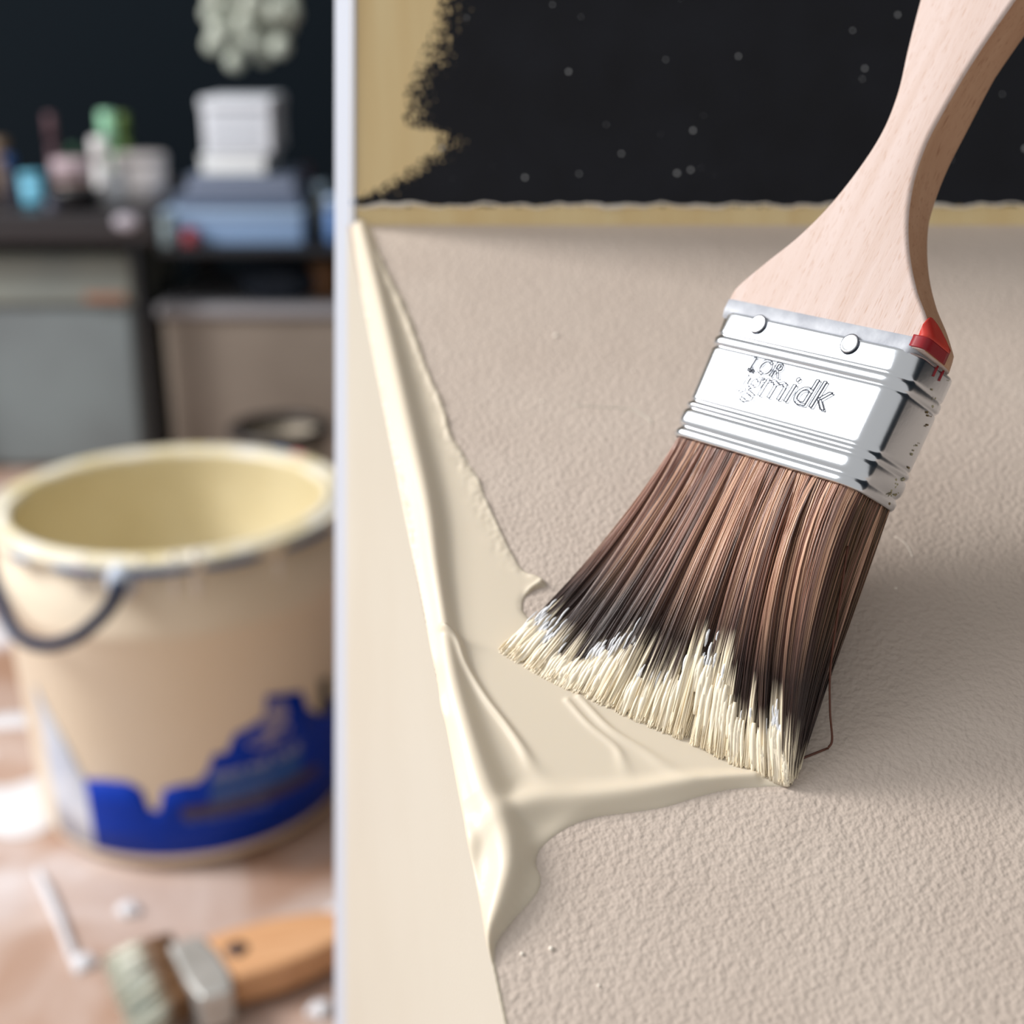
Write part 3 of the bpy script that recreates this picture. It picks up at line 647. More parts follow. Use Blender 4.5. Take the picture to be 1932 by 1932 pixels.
ca_ = nd(nt, 'ShaderNodeVertexColor'); ca_.layer_name = 'Col'; nt.links.new(ca_.outputs[0], b.inputs['Base Color'])
b.inputs['Roughness'].default_value = 0.3; b.inputs['Specular IOR Level'].default_value = 0.6
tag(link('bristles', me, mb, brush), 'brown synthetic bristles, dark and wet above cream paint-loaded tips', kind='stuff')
# thicker paint clots on the front of the tips
M_clot = mat('paint_on_bristles', (250, 238, 214), 0.3, coat=0.3); parts = []
def strand(aa, tt, va, vb, r0, n=9, wob=0.0):
    aa_, tt_ = np.array([aa]), np.array([tt]); rt = vBo + (-W_ * 0.985 + aa * W_ * 0.97) * vU + 0.0008 * vA + (0.0005 + tt * (T_ - .001)) * vD
    tp = tips(aa_, tt_)[0] + vS * 0.0004; l = np.linalg.norm(tp - rt); p1 = rt - vA * (0.42 * l) + vN * 0.0016
    out, rd = [], []
    for i in range(n):
        k = i / (n - 1); x = va + (vb - va) * k; p = (1 - x) ** 2 * rt + 2 * x * (1 - x) * p1 + x * x * tp
        out.append(Vector(p + vN * (0.0003 * math.sin(math.pi * min(1, k * 1.5)))  + vU * wob * math.sin(9 * x))); rd.append(r0 * (0.25 + 0.75 * math.sin(math.pi * min(1, 0.12 + k * 0.85)) ** 0.6))
    return out, rd
for i in range(210):
    aa = RNG.uniform(0.0, 0.97); va = np.interp(aa, pl_a, pl_v) + abs(RNG.normal(0, 0.03)); vb = min(1.0, va + RNG.uniform(0.09, 0.22))
    p, r = strand(aa, 0.0, va, vb, RNG.uniform(0.00025, 0.00075)); parts.append(tube_data(p, r, 6))
clots = joined('paint_coating', parts, M_clot, brush); tag(clots, 'cream paint clinging to the bristle tips', kind='stuff')
M_white = mat('white_wet_paint', (240, 242, 246), 0.15, coat=0.6); parts = []
for i in range(120):
    c_, s_ = ((0.60, 0.05), (0.30, 0.03), (0.03, 0.03), (0.12, 0.03), (0.86, 0.03), (0.45, 0.25))[i % 6]; aa = float(np.clip(RNG.normal(c_, s_), 0, 0.99))
    va = np.interp(aa, pl_a, pl_v) - abs(RNG.normal(0.0, 0.035)); p, r = strand(aa, 0.0, va, va + RNG.uniform(0.04, 0.10), RNG.uniform(0.00012, 0.0003) * (1.5 if i % 6 == 0 else 1)); parts.append(tube_data(p, r, 6))
tag(joined('wet_streaks', parts, M_white, brush), 'glossy white wet paint streaks above the cream tips', kind='stuff')
# the one hair bent away from the bundle at the right
q = [at(x, y, z) for x, y, z in spline(((1600, 1030, 0.304), (1582, 1150, 0.303), (1567, 1260, 0.304), (1566, 1340, 0.305), (1570, 1395, 0.3055), (1562, 1412, 0.3055)), 30)]
q2 = [SPt(x, y) + SN * 0.0004 for x, y in spline(((1560, 1414), (1530, 1426), (1500, 1438)), 10)]
M_hair = mat('dark_filament', (92, 48, 30), 0.4)
tube('stray_bristle', q + q2, 0.00027, M_hair, brush, 6)

# ================================================================ THE PAINT BUCKET
BC = Vector((-0.292, 1.072, 0.0)); BHT = 0.285
bucket = empty('paint_bucket', BC, 'cream paint bucket with blue label on brown paper behind the ledge', 'bucket')
def brad(z): return 0.136 + (0.147 - 0.136) * (z / BHT)
def bucket_material():
    m = mat('cream_plastic_bucket', (240, 226, 202), 0.4, var=((243, 231, 210), 9)); return m
M_bucket = bucket_material()
prof = [(0.0001, 0.004), (0.130, 0.004), (brad(0.0) - 0.002, 0.006), (brad(0.01), 0.012), (brad(0.215), 0.215), (brad(0.215) + 0.0012, 0.217), (brad(0.22), 0.221), (brad(0.27), 0.270)]
lathe('body', prof + [(0.141, 0.276), (0.139, 0.262), (0.127, 0.03), (0.0001, 0.03)], BC, M_bucket, bucket, 96, cap=False)
M_rim = mat('pale_rim_plastic', (240, 236, 224), 0.35, var=((228, 214, 170), 26))
rim = lathe('rim', [(0.131, 0.262), (0.1305, 0.280), (0.133, 0.2845), (0.138, 0.2835), (0.140, 0.280), (0.144, 0.2815), (0.1505, 0.2845), (0.1525, 0.2825), (0.152, 0.2765), (0.149, 0.2745), (0.1475, 0.272)], BC, M_rim, bucket, 96, cap=False)
M_bpaint = mat('paint_in_bucket', (226, 214, 178), 0.35, var=((216, 202, 162), 12))
lathe('inner_paint_coat', [(0.1303, 0.2795), (0.1296, 0.262), (0.122, 0.125), (0.0001, 0.122)], BC, M_bpaint, bucket, 96, cap=False)['label'] = 'ochre cream paint coating the inside'
# blue and grey paint chips round the rim
M_bchip = mat('blue_grey_rim_paint', (70, 100, 138), 0.4); M_rchip = mat('pink_rim_paint', (205, 120, 120), 0.4)
def rim_arc(a0, a1, r, z, rad_, m, name):
    n = 24; tube(name, [BC + Vector((r * math.cos(a0 + (a1 - a0) * i / n), r * math.sin(a0 + (a1 - a0) * i / n), z)) for i in range(n + 1)], [rad_ * (0.3 + 0.7 * math.sin(math.pi * i / n) ** 0.4) for i in range(n + 1)], m, rim, 8)
dg = math.radians
for a0, a1 in ((-112, -96), (-95, -70), (-68, -50), (-42, -20), (-130, -121), (150, 168)): rim_arc(dg(a0), dg(a1), 0.1518, 0.2765, 0.0034, M_bchip, 'rim_paint_smear')
rim_arc(dg(-105), dg(-101), 0.151, 0.279, 0.002, M_rchip, 'rim_paint_smear'); rim_arc(dg(50), dg(56), 0.151, 0.283, 0.003, M_rchip, 'rim_paint_smear'); rim_arc(dg(57), dg(66), 0.151, 0.283, 0.003, M_bchip, 'rim_paint_smear')
# surface of the bucket from a photo pixel: angle and height
def bucket_ah(px, py):
    d = ray(px, py); o = Vector((0, 0, HC)); lo, hi = 0.5, None
    t = 0.7
    while t < 1.6:
        p = o + d * t; r = math.hypot(p.x - BC.x, p.y - BC.y)
        if 0 <= p.z <= 0.29 and r <= brad(p.z) + 0.0008: return math.atan2(p.y - BC.y, p.x - BC.x), p.z
        t += 0.0005
    return None
def bsurf(a_, z, o=0.0): r = brad(z) + o; return BC + Vector((r * math.cos(a_), r * math.sin(a_), z))
# label: stepped and dripping upper outline
lab = [(64, 1290), (80, 1325), (105, 1370), (128, 1410), (148, 1450), (160, 1470), (200, 1472), (242, 1476), (268, 1490), (282, 1528), (300, 1532), (308, 1490), (345, 1480), (372, 1478), (392, 1455), (402, 1424), (428, 1420), (442, 1385), (470, 1372), (500, 1352), (502, 1312), (540, 1308), (570, 1304), (582, 1338), (604, 1350), (612, 1320), (632, 1318), (650, 1318)]
def label_patch(name, pts, m, zlow, o):
    AH = [bucket_ah(*p) for p in pts]; AH = [x for x in AH if x]; AH.sort()
    n = 160; vs, fs = [], []; A_ = [x[0] for x in AH]; Z_ = [x[1] for x in AH]
    for i in range(n + 1):
        aa = A_[0] + (A_[-1] - A_[0]) * i / n; zt = max(float(np.interp(aa, A_, Z_)), zlow + 0.001)
        for k in range(4): vs.append(bsurf(aa, zlow + (zt - zlow) * k / 3, o))
    for i in range(n):
        for k in range(3): q_ = i * 4 + k; fs.append((q_, q_ + 1, q_ + 5, q_ + 4))
    ob = obj(name, vs, fs, m, bucket, True); s_ = ob.modifiers.new('t', 'SOLIDIFY'); s_.thickness = 0.0006; s_.offset = 0; return ob
M_blue = mat('blue_label_print', (0, 54, 172), 0.5, spec=0.2); M_wlab = mat('white_label', (222, 228, 240), 0.4, var=((196, 206, 226), 30))
lb = label_patch('label', [p for p in lab if p[0] >= 160], M_blue, 0.016, 0.0006); lb['label'] = 'blue printed label with stepped dripping top'
wl = label_patch('label', [p for p in lab if p[0] <= 160], M_wlab, 0.016, 0.0005); wl['label'] = 'white left end of the label'
def on_bucket_text(body, px, py, size, m, slope=0.0, o=0.0014):
    a0, z0 = bucket_ah(px, py); me = text_mesh(body, size)
    bm = bmesh.new(); bm.from_mesh(me); bmesh.ops.subdivide_edges(bm, edges=[e for e in bm.edges if e.calc_length() > size * 0.15], cuts=1); bm.to_mesh(me); bm.free()
    for v_ in me.vertices:
        x, y = v_.co.x, v_.co.y; v_.co = bsurf(a0 + x / 0.14, z0 + y + slope * x, o)
    return link('label_text', me, m, lb)
M_txt = mat('label_lettering', (196, 202, 222), 0.4); M_txt2 = mat('label_small_print', (110, 130, 186), 0.4); M_pur = mat('label_emblem_print', (150, 146, 180), 0.4); M_bar = mat('label_dark_bar', (70, 58, 80), 0.4)
on_bucket_text("alaxx wall 'OUR'", 400, 1470, 0.0125, M_txt)
on_bucket_text('outside woods', 400, 1500, 0.0085, M_txt2); on_bucket_text('interior walls', 400, 1520, 0.0085, M_txt2)
# round emblem and dark bar printed on the label
def disc_on(px, py, ra, rz, m, name, o=0.0012):
    a0, z0 = bucket_ah(px, py); n = 28; vs = [bsurf(a0, z0, o)]
    for i in range(n): q_ = 2 * math.pi * i / n; vs.append(bsurf(a0 + ra / 0.14 * math.cos(q_), z0 + rz * math.sin(q_), o))
    return obj(name, vs, [(0, 1 + i, 1 + (i + 1) % n) for i in range(n)], m, lb, True)
def quad_on(pts, m, name, o):
    AH = [bucket_ah(*p) for p in pts]; vs = []
    for i in range(13):
        k = i / 12; vs.append(bsurf(AH[0][0] + (AH[1][0] - AH[0][0]) * k, AH[0][1] + (AH[1][1] - AH[0][1]) * k, o)); vs.append(bsurf(AH[3][0] + (AH[2][0] - AH[3][0]) * k, AH[3][1] + (AH[2][1] - AH[3][1]) * k, o))
    return obj(name, vs, [(2 * i, 2 * i + 2, 2 * i + 3, 2 * i + 1) for i in range(12)], m, lb, True)
quad_on(((398, 1462), (566, 1412), (568, 1472), (396, 1522)), mat('label_mid_blue', (22, 84, 166), 0.4), 'label_panel', 0.0010)
quad_on(((602, 1285), (622, 1275), (622, 1345), (602, 1350)), mat('label_olive', (74, 76, 66), 0.4), 'label_panel', 0.0010)
disc_on(520, 1352, 0.012, 0.014, M_pur, 'label_emblem'); disc_on(508, 1388, 0.021, 0.008, M_pur, 'label_emblem', 0.0011)
ab = bucket_ah(345, 1550); ae = bucket_ah(600, 1500); vs = []
for i in range(25):
    aa = ab[0] + (ae[0] - ab[0]) * i / 24
    for z in (ab[1] + 0.002, ab[1] + 0.014): vs.append(bsurf(aa, z, 0.0012))
obj('label_bar', vs, [(2 * i, 2 * i + 2, 2 * i + 3, 2 * i + 1) for i in range(24)], M_bar, lb, True)
on_bucket_text('for walls and ceilings', 352, 1552, 0.0085, M_txt2, o=0.0018)
# drips of lighter paint below the rim
M_drip = mat('pale_drip', (236, 230, 220), 0.35)
for px, y0, y1, r in ((150, 1055, 1125, 0.0042), (178, 1060, 1115, 0.0035), (262, 1058, 1112, 0.005), (326, 1050, 1130, 0.0042), (368, 1045, 1130, 0.005), (524, 1030, 1095, 0.0036)):
    p0, p1 = bucket_ah(px, y0), bucket_ah(px + (y1 - y0) * 0.06, y1)
    if p0 and p1: tube('paint_drip', [bsurf(p0[0] + (p1[0] - p0[0]) * i / 8, p0[1] + (p1[1] - p0[1]) * i / 8, -r * 0.45) for i in range(9)], [r * (0.8 if i < 7 else 0.75 - 0.25 * (i - 7)) for i in range(9)], M_drip, bucket, 10)
# bail: hangs down round the left side
ear = bucket_ah(232, 1092); ea = ear[0]; ez = ear[1]; M_ear = mat('ear_plastic', (190, 202, 220), 0.35); M_wire = mat('blue_black_wire', (22, 38, 66), 0.7, spec=0.2)
for q_ in (0, 1):
    d_ = Vector((math.cos(ea + q_ * math.pi), math.sin(ea + q_ * math.pi), 0)); c_ = BC + d_ * (brad(ez) + 0.004) + Vector((0, 0, ez))
    bm = bmesh.new(); bmesh.ops.create_uvsphere(bm, u_segments=20, v_segments=12, radius=0.0115)
    for v_ in bm.verts: v_.co.z *= 1.25
    bmesh.ops.translate(bm, verts=bm.verts, vec=c_); me = bpy.data.meshes.new('handle_ear'); bm.to_mesh(me); bm.free(); link('handle_ear', me, M_ear, bucket, True)
back_ear = BC - Vector((math.cos(ea), math.sin(ea), 0)) * (brad(ez) + 0.012) + Vector((0, 0, ez))
cps = [tuple(at(*p)) for p in ((226, 1100, 0.945), (205, 1148, 0.95), (150, 1198, 0.962), (90, 1218, 0.985), (38, 1202, 1.01), (6, 1150, 1.05), (-12, 1085, 1.10))]
cps += [tuple(BC + Vector((0.166 * math.cos(a_), 0.166 * math.sin(a_), z_))) for a_, z_ in ((2.95, 0.235), (2.6, 0.232), (2.3, 0.235))] + [tuple(back_ear)]
tube('bail_handle', [Vector(p) for p in spline(cps, 60)], 0.0052, M_wire, bucket, 10)['label'] = 'dark blue wire handle hanging down'

# ================================================================ THE BRUSH LYING ON THE PAPER
old = empty('paint_brush', on_z(430, 1850), 'small brush with orange wooden handle lying on brown paper before the bucket', 'paint brush')
M_owood = wood_material('orange_varnished_wood', (214, 162, 118), (224, 176, 134), (196, 138, 92), (1, 0.25, 0), 0.12)
M_owood.node_tree.nodes['Principled BSDF'].inputs['Roughness'].default_value = 0.3
zt = 0.030
hp = [(384, 1772), (420, 1758), (470, 1744), (530, 1730), (590, 1722), (650, 1718), (710, 1722), (760, 1735), (772, 1745), (750, 1756), (700, 1762), (640, 1776), (590, 1800), (530, 1824), (480, 1838), (436, 1846), (404, 1806)]
hp = spline(hp + hp[:1], 64)[:-1]
prism('handle', [on_z(x, y - 4, zt) for x, y in hp], Vector((0, 0, -0.026)), M_owood, old, r=0.006, seg=5)['label'] = 'orange varnished handle'
M_hole = mat('dark_hole', (62, 46, 48), 0.6)
hc = on_z(447, 1790, zt + 0.0003); lathe('hang_hole', [(0.0001, 0.0), (0.0085, 0.0), (0.0085, -0.003), (0.0001, -0.003)], hc, M_hole, old, 24, cap=False)
M_oldmetal = mat('dull_ferrule', (205, 207, 206), 0.38, 0.55, bump=(120, 0.2, 0.001), var=((180, 182, 180), 40))
fp = [(316, 1788), (345, 1779), (378, 1770), (408, 1798), (434, 1838), (441, 1874), (408, 1884), (376, 1890), (352, 1860), (334, 1822)]
prism('ferrule', [on_z(x, y - 8, zt + 0.003) for x, y in fp], Vector((0, 0, -0.030)), M_oldmetal, old, r=0.004, seg=4)
nb = 1500; parts_v, parts_f = [], []; rr = random.Random(9); colb = []
A0, A1 = on_z(328, 1815, 0), on_z(384, 1925, 0); T0_, T1_ = on_z(204, 1832, 0), on_z(262, 1985, 0)
for i in range(nb):
    k = rr.random(); z = 0.006 + 0.022 * rr.random(); r0 = A0.lerp(A1, k) + Vector((0, 0, z)); k2 = min(1, max(0, k + rr.gauss(0, 0.03)))
    t1 = T0_.lerp(T1_, k2) + Vector((rr.gauss(0, 0.002), rr.gauss(0, 0.002), 0.003 + (z - 0.006) * 0.45))
    v_, f_ = tube_data([r0.lerp(t1, j / 5) + Vector((0, 0, 0.003 * math.sin(math.pi * j / 5))) for j in range(6)], [0.0006, 0.0006, 0.0006, 0.0006, 0.0005, 0.0003], 3)
    o_ = len(parts_v); parts_v += v_; parts_f += [tuple(x + o_ for x in g_) for g_ in f_]
    ptn = 0.42 + 0.2 * rr.random(); pc = rr.choice(((236, 236, 220), (220, 226, 208), (240, 238, 230), (132, 150, 142)))
    for j in range(6):
        s_ = j / 5; c_ = lin((136, 100, 68)) if s_ < ptn else lin(pc)
        colb += [c_] * 3
ob = obj('bristles', parts_v, parts_f, None, old, True); ob.data.materials.append(mb); at_ = ob.data.color_attributes.new('Col', 'FLOAT_COLOR', 'POINT')
at_.data.foreach_set('color', np.array(colb, np.float32).reshape(-1)); tag(ob, 'brown bristles crusted with pale paint', kind='stuff')

# ================================================================ THE ROOM BEHIND: black bench, boxes, bottles
DY = 1.95
def bx(name, x0, x1, y0, y1, m, dist=DY, depth=0.12, parent=None, r=0.004, taper=1.0):
    """box whose front face covers these photo pixels at distance dist"""
    a_ = on_y(x0, y0, dist); b_ = on_y(x1, y1, dist)
    return box(name, ((a_.x + b_.x) / 2, dist + depth / 2, (a_.z + b_.z) / 2), (abs(b_.x - a_.x), depth, abs(a_.z - b_.z)), m, parent, r, 0.0, taper)
M_bench = mat('black_metal_bench', (20, 24, 32), 0.45); M_btop = mat('dark_bench_top', (42, 40, 44), 0.4)
zL = on_y(100, 402, DY).z; zR = on_y(450, 466, DY).z
bench = empty('workbench', (on_y(150, 600, DY).x, DY, 0), 'black metal workbench with a higher left top against the dark wall', 'workbench')
xl, xm, xr = on_y(-260, 430, DY).x, on_y(293, 430, DY).x, on_y(900, 470, DY).x
box('bench_top', ((xl + xm) / 2, DY + 0.24, zL - 0.022), (xm - xl, 0.48, 0.044), M_btop, bench, 0.003)
box('bench_top', ((xm + xr) / 2 + 0.001, DY + 0.24, zR - 0.006), (xr - xm - 0.002, 0.48, 0.012), M_bench, bench, 0.002)
bx('leg', 256, 296, 446, 960, M_bench, DY, 0.035, bench, 0.002)
la = on_y(276, 700, DY).x
zl_ = zL - 0.044
for xx, zz in ((la, zl_), (xl + 0.03, zl_), (xr - 0.03, zR - 0.012)):
    box('leg', (xx, DY + 0.45, zz / 2 + 0.001), (0.035, 0.035, zz - 0.003), M_bench, bench, 0.002)
for xx, zz in ((xl + 0.03, zl_), (xr - 0.03, zR - 0.012)): box('leg', (xx, DY + 0.02, zz / 2 + 0.001), (0.035, 0.035, zz - 0.003), M_bench, bench, 0.002)
# boxes under the bench
M_crate = mat('grey_green_crate', (150, 156, 148), 0.6, var=((122, 132, 132), 4)); M_crate2 = mat('grey_plastic', (112, 120, 124), 0.5, var=((128, 140, 144), 3)); M_brown = mat('brown_smear', (150, 112, 92), 0.6)
def to_floor(px0, px1, ytop, dist): return on_y(px0, ytop, dist).x, on_y(px1, ytop, dist).x, on_y(px0, ytop, dist).z
x0, x1, z1 = to_floor(-120, 246, 578, DY + 0.05); c1 = empty('storage_box', ((x0 + x1) / 2, DY + 0.2, 0), 'grey lidded storage box under the left side of the bench', 'box')
box('body', ((x0 + x1) / 2, DY + 0.2, z1 / 2 + 0.001), (x1 - x0, 0.28, z1 - 0.003), M_crate2, c1, 0.012, taper=0.96)
zt1 = on_y(100, 478, DY + 0.05).z
box('lid', ((x0 + x1) / 2, DY + 0.2, (z1 + zt1) / 2), (x1 - x0 + 0.015, 0.30, zt1 - z1), M_crate, c1, 0.012)['label'] = 'pale grey green lid'
sm_ = on_y(198, 562, DY + 0.045); box('brown_tape', (sm_.x, DY + 0.0475, sm_.z), (0.062, 0.004, 0.014), M_brown, c1, 0.0015)
M_beige = mat('beige_grey_cardboard', (138, 128, 118), 0.65, var=((126, 116, 106), 5)); M_lid2 = mat('grey_lid', (150, 150, 156), 0.5)
x0, x1, z1 = to_floor(303, 760, 600, DY + 0.05); c2 = empty('storage_box', ((x0 + x1) / 2, DY + 0.2, 0), 'wide beige grey box under the right side of the bench', 'box')
box('body', ((x0 + x1) / 2, DY + 0.2, z1 / 2 + 0.001), (x1 - x0, 0.28, z1 - 0.003), M_beige, c2, 0.006)
zt2 = on_y(400, 576, DY + 0.05).z; box('lid', ((x0 + x1) / 2, DY + 0.2, (z1 + zt2) / 2), (x1 - x0 + 0.012, 0.30, zt2 - z1), M_lid2, c2, 0.006)
# blue cloth-wrapped bundle and an orange can on that box
M_navy = mat('dark_navy_cloth', (26, 44, 62), 0.8, bump=(20, 0.8, 0.01), var=((20, 32, 48), 8))
p = on_y(520, 545, DY + 0.08)
bm = bmesh.new(); bmesh.ops.create_icosphere(bm, subdivisions=4, radius=1)
for v_ in bm.verts:
    k = 1 + 0.12 * mn.noise(v_.co * 2.2); v_.co = Vector((v_.co.x * 0.062 * k, v_.co.y * 0.05 * k, max(-0.8, v_.co.z) * 0.036 * k))
bmesh.ops.translate(bm, verts=bm.verts, vec=(p.x, DY + 0.11, zt2 + 0.028)); me = bpy.data.meshes.new('folded_cloth'); bm.to_mesh(me); bm.free()
tag(link('folded_cloth', me, M_navy, smooth=True), 'dark navy cloth bundle on the beige grey box under the bench', 'cloth')
M_orange = mat('orange_brown_tin', (120, 84, 52), 0.5)
p = on_y(606, 505, DY + 0.1); tn = empty('tin', (p.x, DY + 0.12, zt2), 'small orange brown tin beside the navy cloth under the bench', 'tin')
lathe('body', [(0.0235, 0.0), (0.025, 0.002), (0.025, 0.052), (0.0235, 0.054)], (p.x, DY + 0.12, zt2 + 0.0005), M_orange, tn, 28); lathe('lid', [(0.0255, 0), (0.0255, 0.007), (0.024, 0.008)], (p.x, DY + 0.12, zt2 + 0.0545), mat('tin_lid', (70, 64, 50), 0.4, 0.6), tn, 28)
# low dark-rimmed pot behind the bucket
M_pot = mat('dark_rim', (40, 34, 32), 0.5); M_potb = mat('pale_pot', (176, 164, 146), 0.6)
p = on_z(590, 900, 0.0); pc = Vector((p.x, 1.72, 0)); hz = on_y(590, 812, 1.66).z
pot = empty('pot', pc, 'low pale pot with a thick dark rim behind the bucket', 'pot')
lathe('body', [(0.045, 0.0), (0.056, 0.01), (0.062, hz * 0.9), (0.056, hz * 0.9), (0.05, 0.02)], pc + Vector((0, 0, 0.001)), M_potb, pot, 40, cap=False)
tube('rim', [pc + Vector((0.061 * math.cos(2 * math.pi * i / 40), 0.061 * math.sin(2 * math.pi * i / 40), hz * 0.9)) for i in range(40)], 0.009, M_pot, pot, 10, closed=True)

# ---- things on the bench top
def bottle(name, px0, px1, ytop, ybot, m, capm, label, cat='bottle', dist=DY + 0.1, zb=None, capfrac=0.22, neck=0.45, base=True):
    a_, b_ = on_y(px0, ytop, dist), on_y(px1, ybot, dist); cx_, R_ = (a_.x + b_.x) / 2, (b_.x - a_.x) / 2
    zb = zL if zb is None else zb; Hh = a_.z - zb - 0.001; c_ = (cx_, dist, zb + 0.001); e_ = empty(name, c_, label, cat); hb = Hh * (1 - capfrac)
    lathe('body', [(R_ * 0.9, 0), (R_, Hh * 0.03), (R_, hb * 0.82), (R_ * 0.92, hb * 0.9), (R_ * neck * 1.1, hb * 0.98), (R_ * neck, hb)], c_, m, e_, 32)
    lathe('cap', [(R_ * neck * 1.25, hb), (R_ * neck * 1.25, Hh * 0.985), (R_ * neck * 1.1, Hh)], c_, capm, e_, 28); return e_
def pot_(name, px0, px1, ytop, dist, m, lidm, label, cat, zb=None, lid=0.2, taper=0.88):
    a_ = on_y(px0, ytop, dist); b_ = on_y(px1, ytop, dist); cx_, R_ = (a_.x + b_.x) / 2, (b_.x - a_.x) / 2; zb = zL if zb is None else zb; Hh = a_.z - zb - 0.001
    c_ = (cx_, dist, zb + 0.001); e_ = empty(name, c_, label, cat)
    lathe('body', [(R_ * taper * 0.95, 0), (R_ * taper, 0.002), (R_ * 0.97, Hh * (1 - lid))], c_, m, e_, 36)
    lathe('lid', [(R_, Hh * (1 - lid)), (R_, Hh * 0.97), (R_ * 0.94, Hh)], c_, lidm, e_, 36); return e_
C = lambda n_, c, r=0.4: mat(n_, c, r)
Mw = C('white_plastic', (244, 244, 246)); Mpw = C('warm_white_plastic', (205, 200, 200)); Mgr = C('green_plastic', (70, 190, 100)); Mlg = C('mint_cap', (170, 232, 195)); Mol = C('olive_glass', (98, 124, 62), 0.3)
Mmv = C('mauve_bottle', (112, 84, 92)); Mpk = C('pale_pink', (196, 176, 184)); Mbl = C('royal_blue', (24, 72, 130)); Mcy = C('cyan_plastic', (120, 200, 232)); Mtan = C('tan_cap', (126, 104, 84)); Mgy = C('slate', (70, 74, 92)); Mbk = C('black_plastic', (24, 24, 28))
Mbr = C('brown_clay', (150, 124, 116)); Mdgn = C('dull_green', (62, 104, 78))
bottle('bottle', 2, 40, 292, 400, Mgy, Mbl, 'slate bottle with royal blue cap at the far left of the bench', dist=DY + 0.14, capfrac=0.3, neck=0.75)
bottle('bottle', -22, 30, 262, 395, Mtan, Mtan, 'tan bottle behind the blue capped one, cut by the left frame edge', dist=DY + 0.24, capfrac=0.3, neck=0.8)
pot_('jar', 36, 82, 326, DY + 0.10, Mcy, Mcy, 'small bright cyan jar at the left of the bench', 'jar')
bottle('bottle', 84, 120, 215, 390, Mmv, Mmv, 'tall thin mauve bottle left of the green bottle', dist=DY + 0.18, capfrac=0.35, neck=0.85)
pot_('jar', 96, 170, 300, DY + 0.13, Mbr, Mpk, 'squat brown jar with a pale pink lid before the mauve bottle', 'jar', lid=0.45)
bottle('bottle', 128, 160, 275, 390, Mdgn, Mdgn, 'small dull green bottle behind the pink lidded jar', dist=DY + 0.22, capfrac=0.3, neck=0.8)
bottle('bottle', 184, 232, 210, 390, Mgr, Mlg, 'bright green bottle with a mint cap', dist=DY + 0.2, capfrac=0.42, neck=0.78)
bottle('bottle', 218, 258, 214, 390, Mol, Mol, 'olive green bottle right behind the bright green one', dist=DY + 0.27, capfrac=0.3, neck=0.8)
bottle('bottle', 170, 214, 260, 390, Mw, Mw, 'white rounded bottle standing before the bright green bottle', dist=DY + 0.09, capfrac=0.35, neck=0.85)
M_gl = C('glossy_white', (232, 238, 244), 0.2)
pot_('cup', 192, 232, 322, DY + 0.115, M_gl, M_gl, 'small glossy white cup before the white tub on the bench', 'cup', lid=0.15)
pot_('tub', 208, 312, 290, DY + 0.15, Mpw, Mpw, 'wide warm white tub on the bench left of the stacked boxes', 'tub', lid=0.18, taper=0.94)
# dark bowl
a_ = on_y(88, 352, DY + 0.04); b_ = on_y(186, 352, DY + 0.04); bc = Vector(((a_.x + b_.x) / 2, DY + 0.055, zL + 0.001)); rb_ = (b_.x - a_.x) / 2
bw = empty('bowl', bc, 'low black bowl on the front of the bench', 'bowl'); lathe('body', [(rb_ * 0.5, 0), (rb_ * 0.85, 0.012), (rb_, 0.03), (rb_ * 0.95, 0.03), (rb_ * 0.8, 0.014), (rb_ * 0.4, 0.004)], bc, Mbk, bw, 36)
pot_('jar', 82, 112, 372, DY + 0.012, Mgy, Mgy, 'tiny slate jar at the front edge of the bench by the black bowl', 'jar')
# white knob on the bench front
kp = on_y(240, 418, DY - 0.001); bm = bmesh.new(); bmesh.ops.create_uvsphere(bm, u_segments=20, v_segments=12, radius=1)
for v_ in bm.verts: v_.co = Vector((kp.x + v_.co.x * 0.019, DY - 0.006 + v_.co.y * 0.007, kp.z + v_.co.z * 0.012))
me = bpy.data.meshes.new('knob'); bm.to_mesh(me); bm.free(); link('knob', me, C('knob_white', (176, 172, 184)), bench, True)['label'] = 'pale oval knob'

# stacked boxes on the right top
Mwb = C('white_box_card', (226, 233, 244), 0.5); Mlb = C('lower_white_box', (240, 246, 250), 0.5); Mgb = C('grey_blue_box', (132, 144, 168), 0.5); Mgb2 = C('slate_blue_box', (104, 116, 138), 0.5); Mpb = C('light_blue_box', (134, 164, 204), 0.5)
def carton(x0, x1, y0, y1, m, bandm, label, dist, depth, group='stacked cartons on the right of the bench'):
    a_, b_ = on_y(x0, y0, dist), on_y(x1, y1, dist); e_ = empty('carton', ((a_.x + b_.x) / 2, dist + depth / 2, b_.z), label, 'carton', group)
    hh = a_.z - b_.z
    box('body', ((a_.x + b_.x) / 2, dist + depth / 2, b_.z + hh * 0.39 + 0.0005), (b_.x - a_.x, depth, hh * 0.78 - 0.001), m, e_, 0.003)
    box('lid', ((a_.x + b_.x) / 2, dist + depth / 2, b_.z + hh * 0.89), (b_.x - a_.x + 0.004, depth + 0.004, hh * 0.22 - 0.001), bandm, e_, 0.003); return e_
carton(296, 572, 398, 464, Mpb, C('pale_blue_lid', (150, 176, 206), 0.5), 'wide light blue carton, lowest of the stack on the bench', DY + 0.03, 0.2)
carton(328, 566, 366, 397, Mgb2, Mgb2, 'flat slate blue carton, second from the bottom of the stack', DY + 0.05, 0.18)
carton(352, 556, 332, 365, Mgb, Mgb2, 'flat grey blue carton, third from the bottom of the stack', DY + 0.06, 0.16)
carton(378, 502, 292, 331, Mlb, Mlb, 'small white carton on the grey blue cartons', DY + 0.07, 0.13)
wb = carton(378, 514, 184, 291, Mwb, Mwb, 'tall white carton crowning the stack on the bench', DY + 0.07, 0.13)
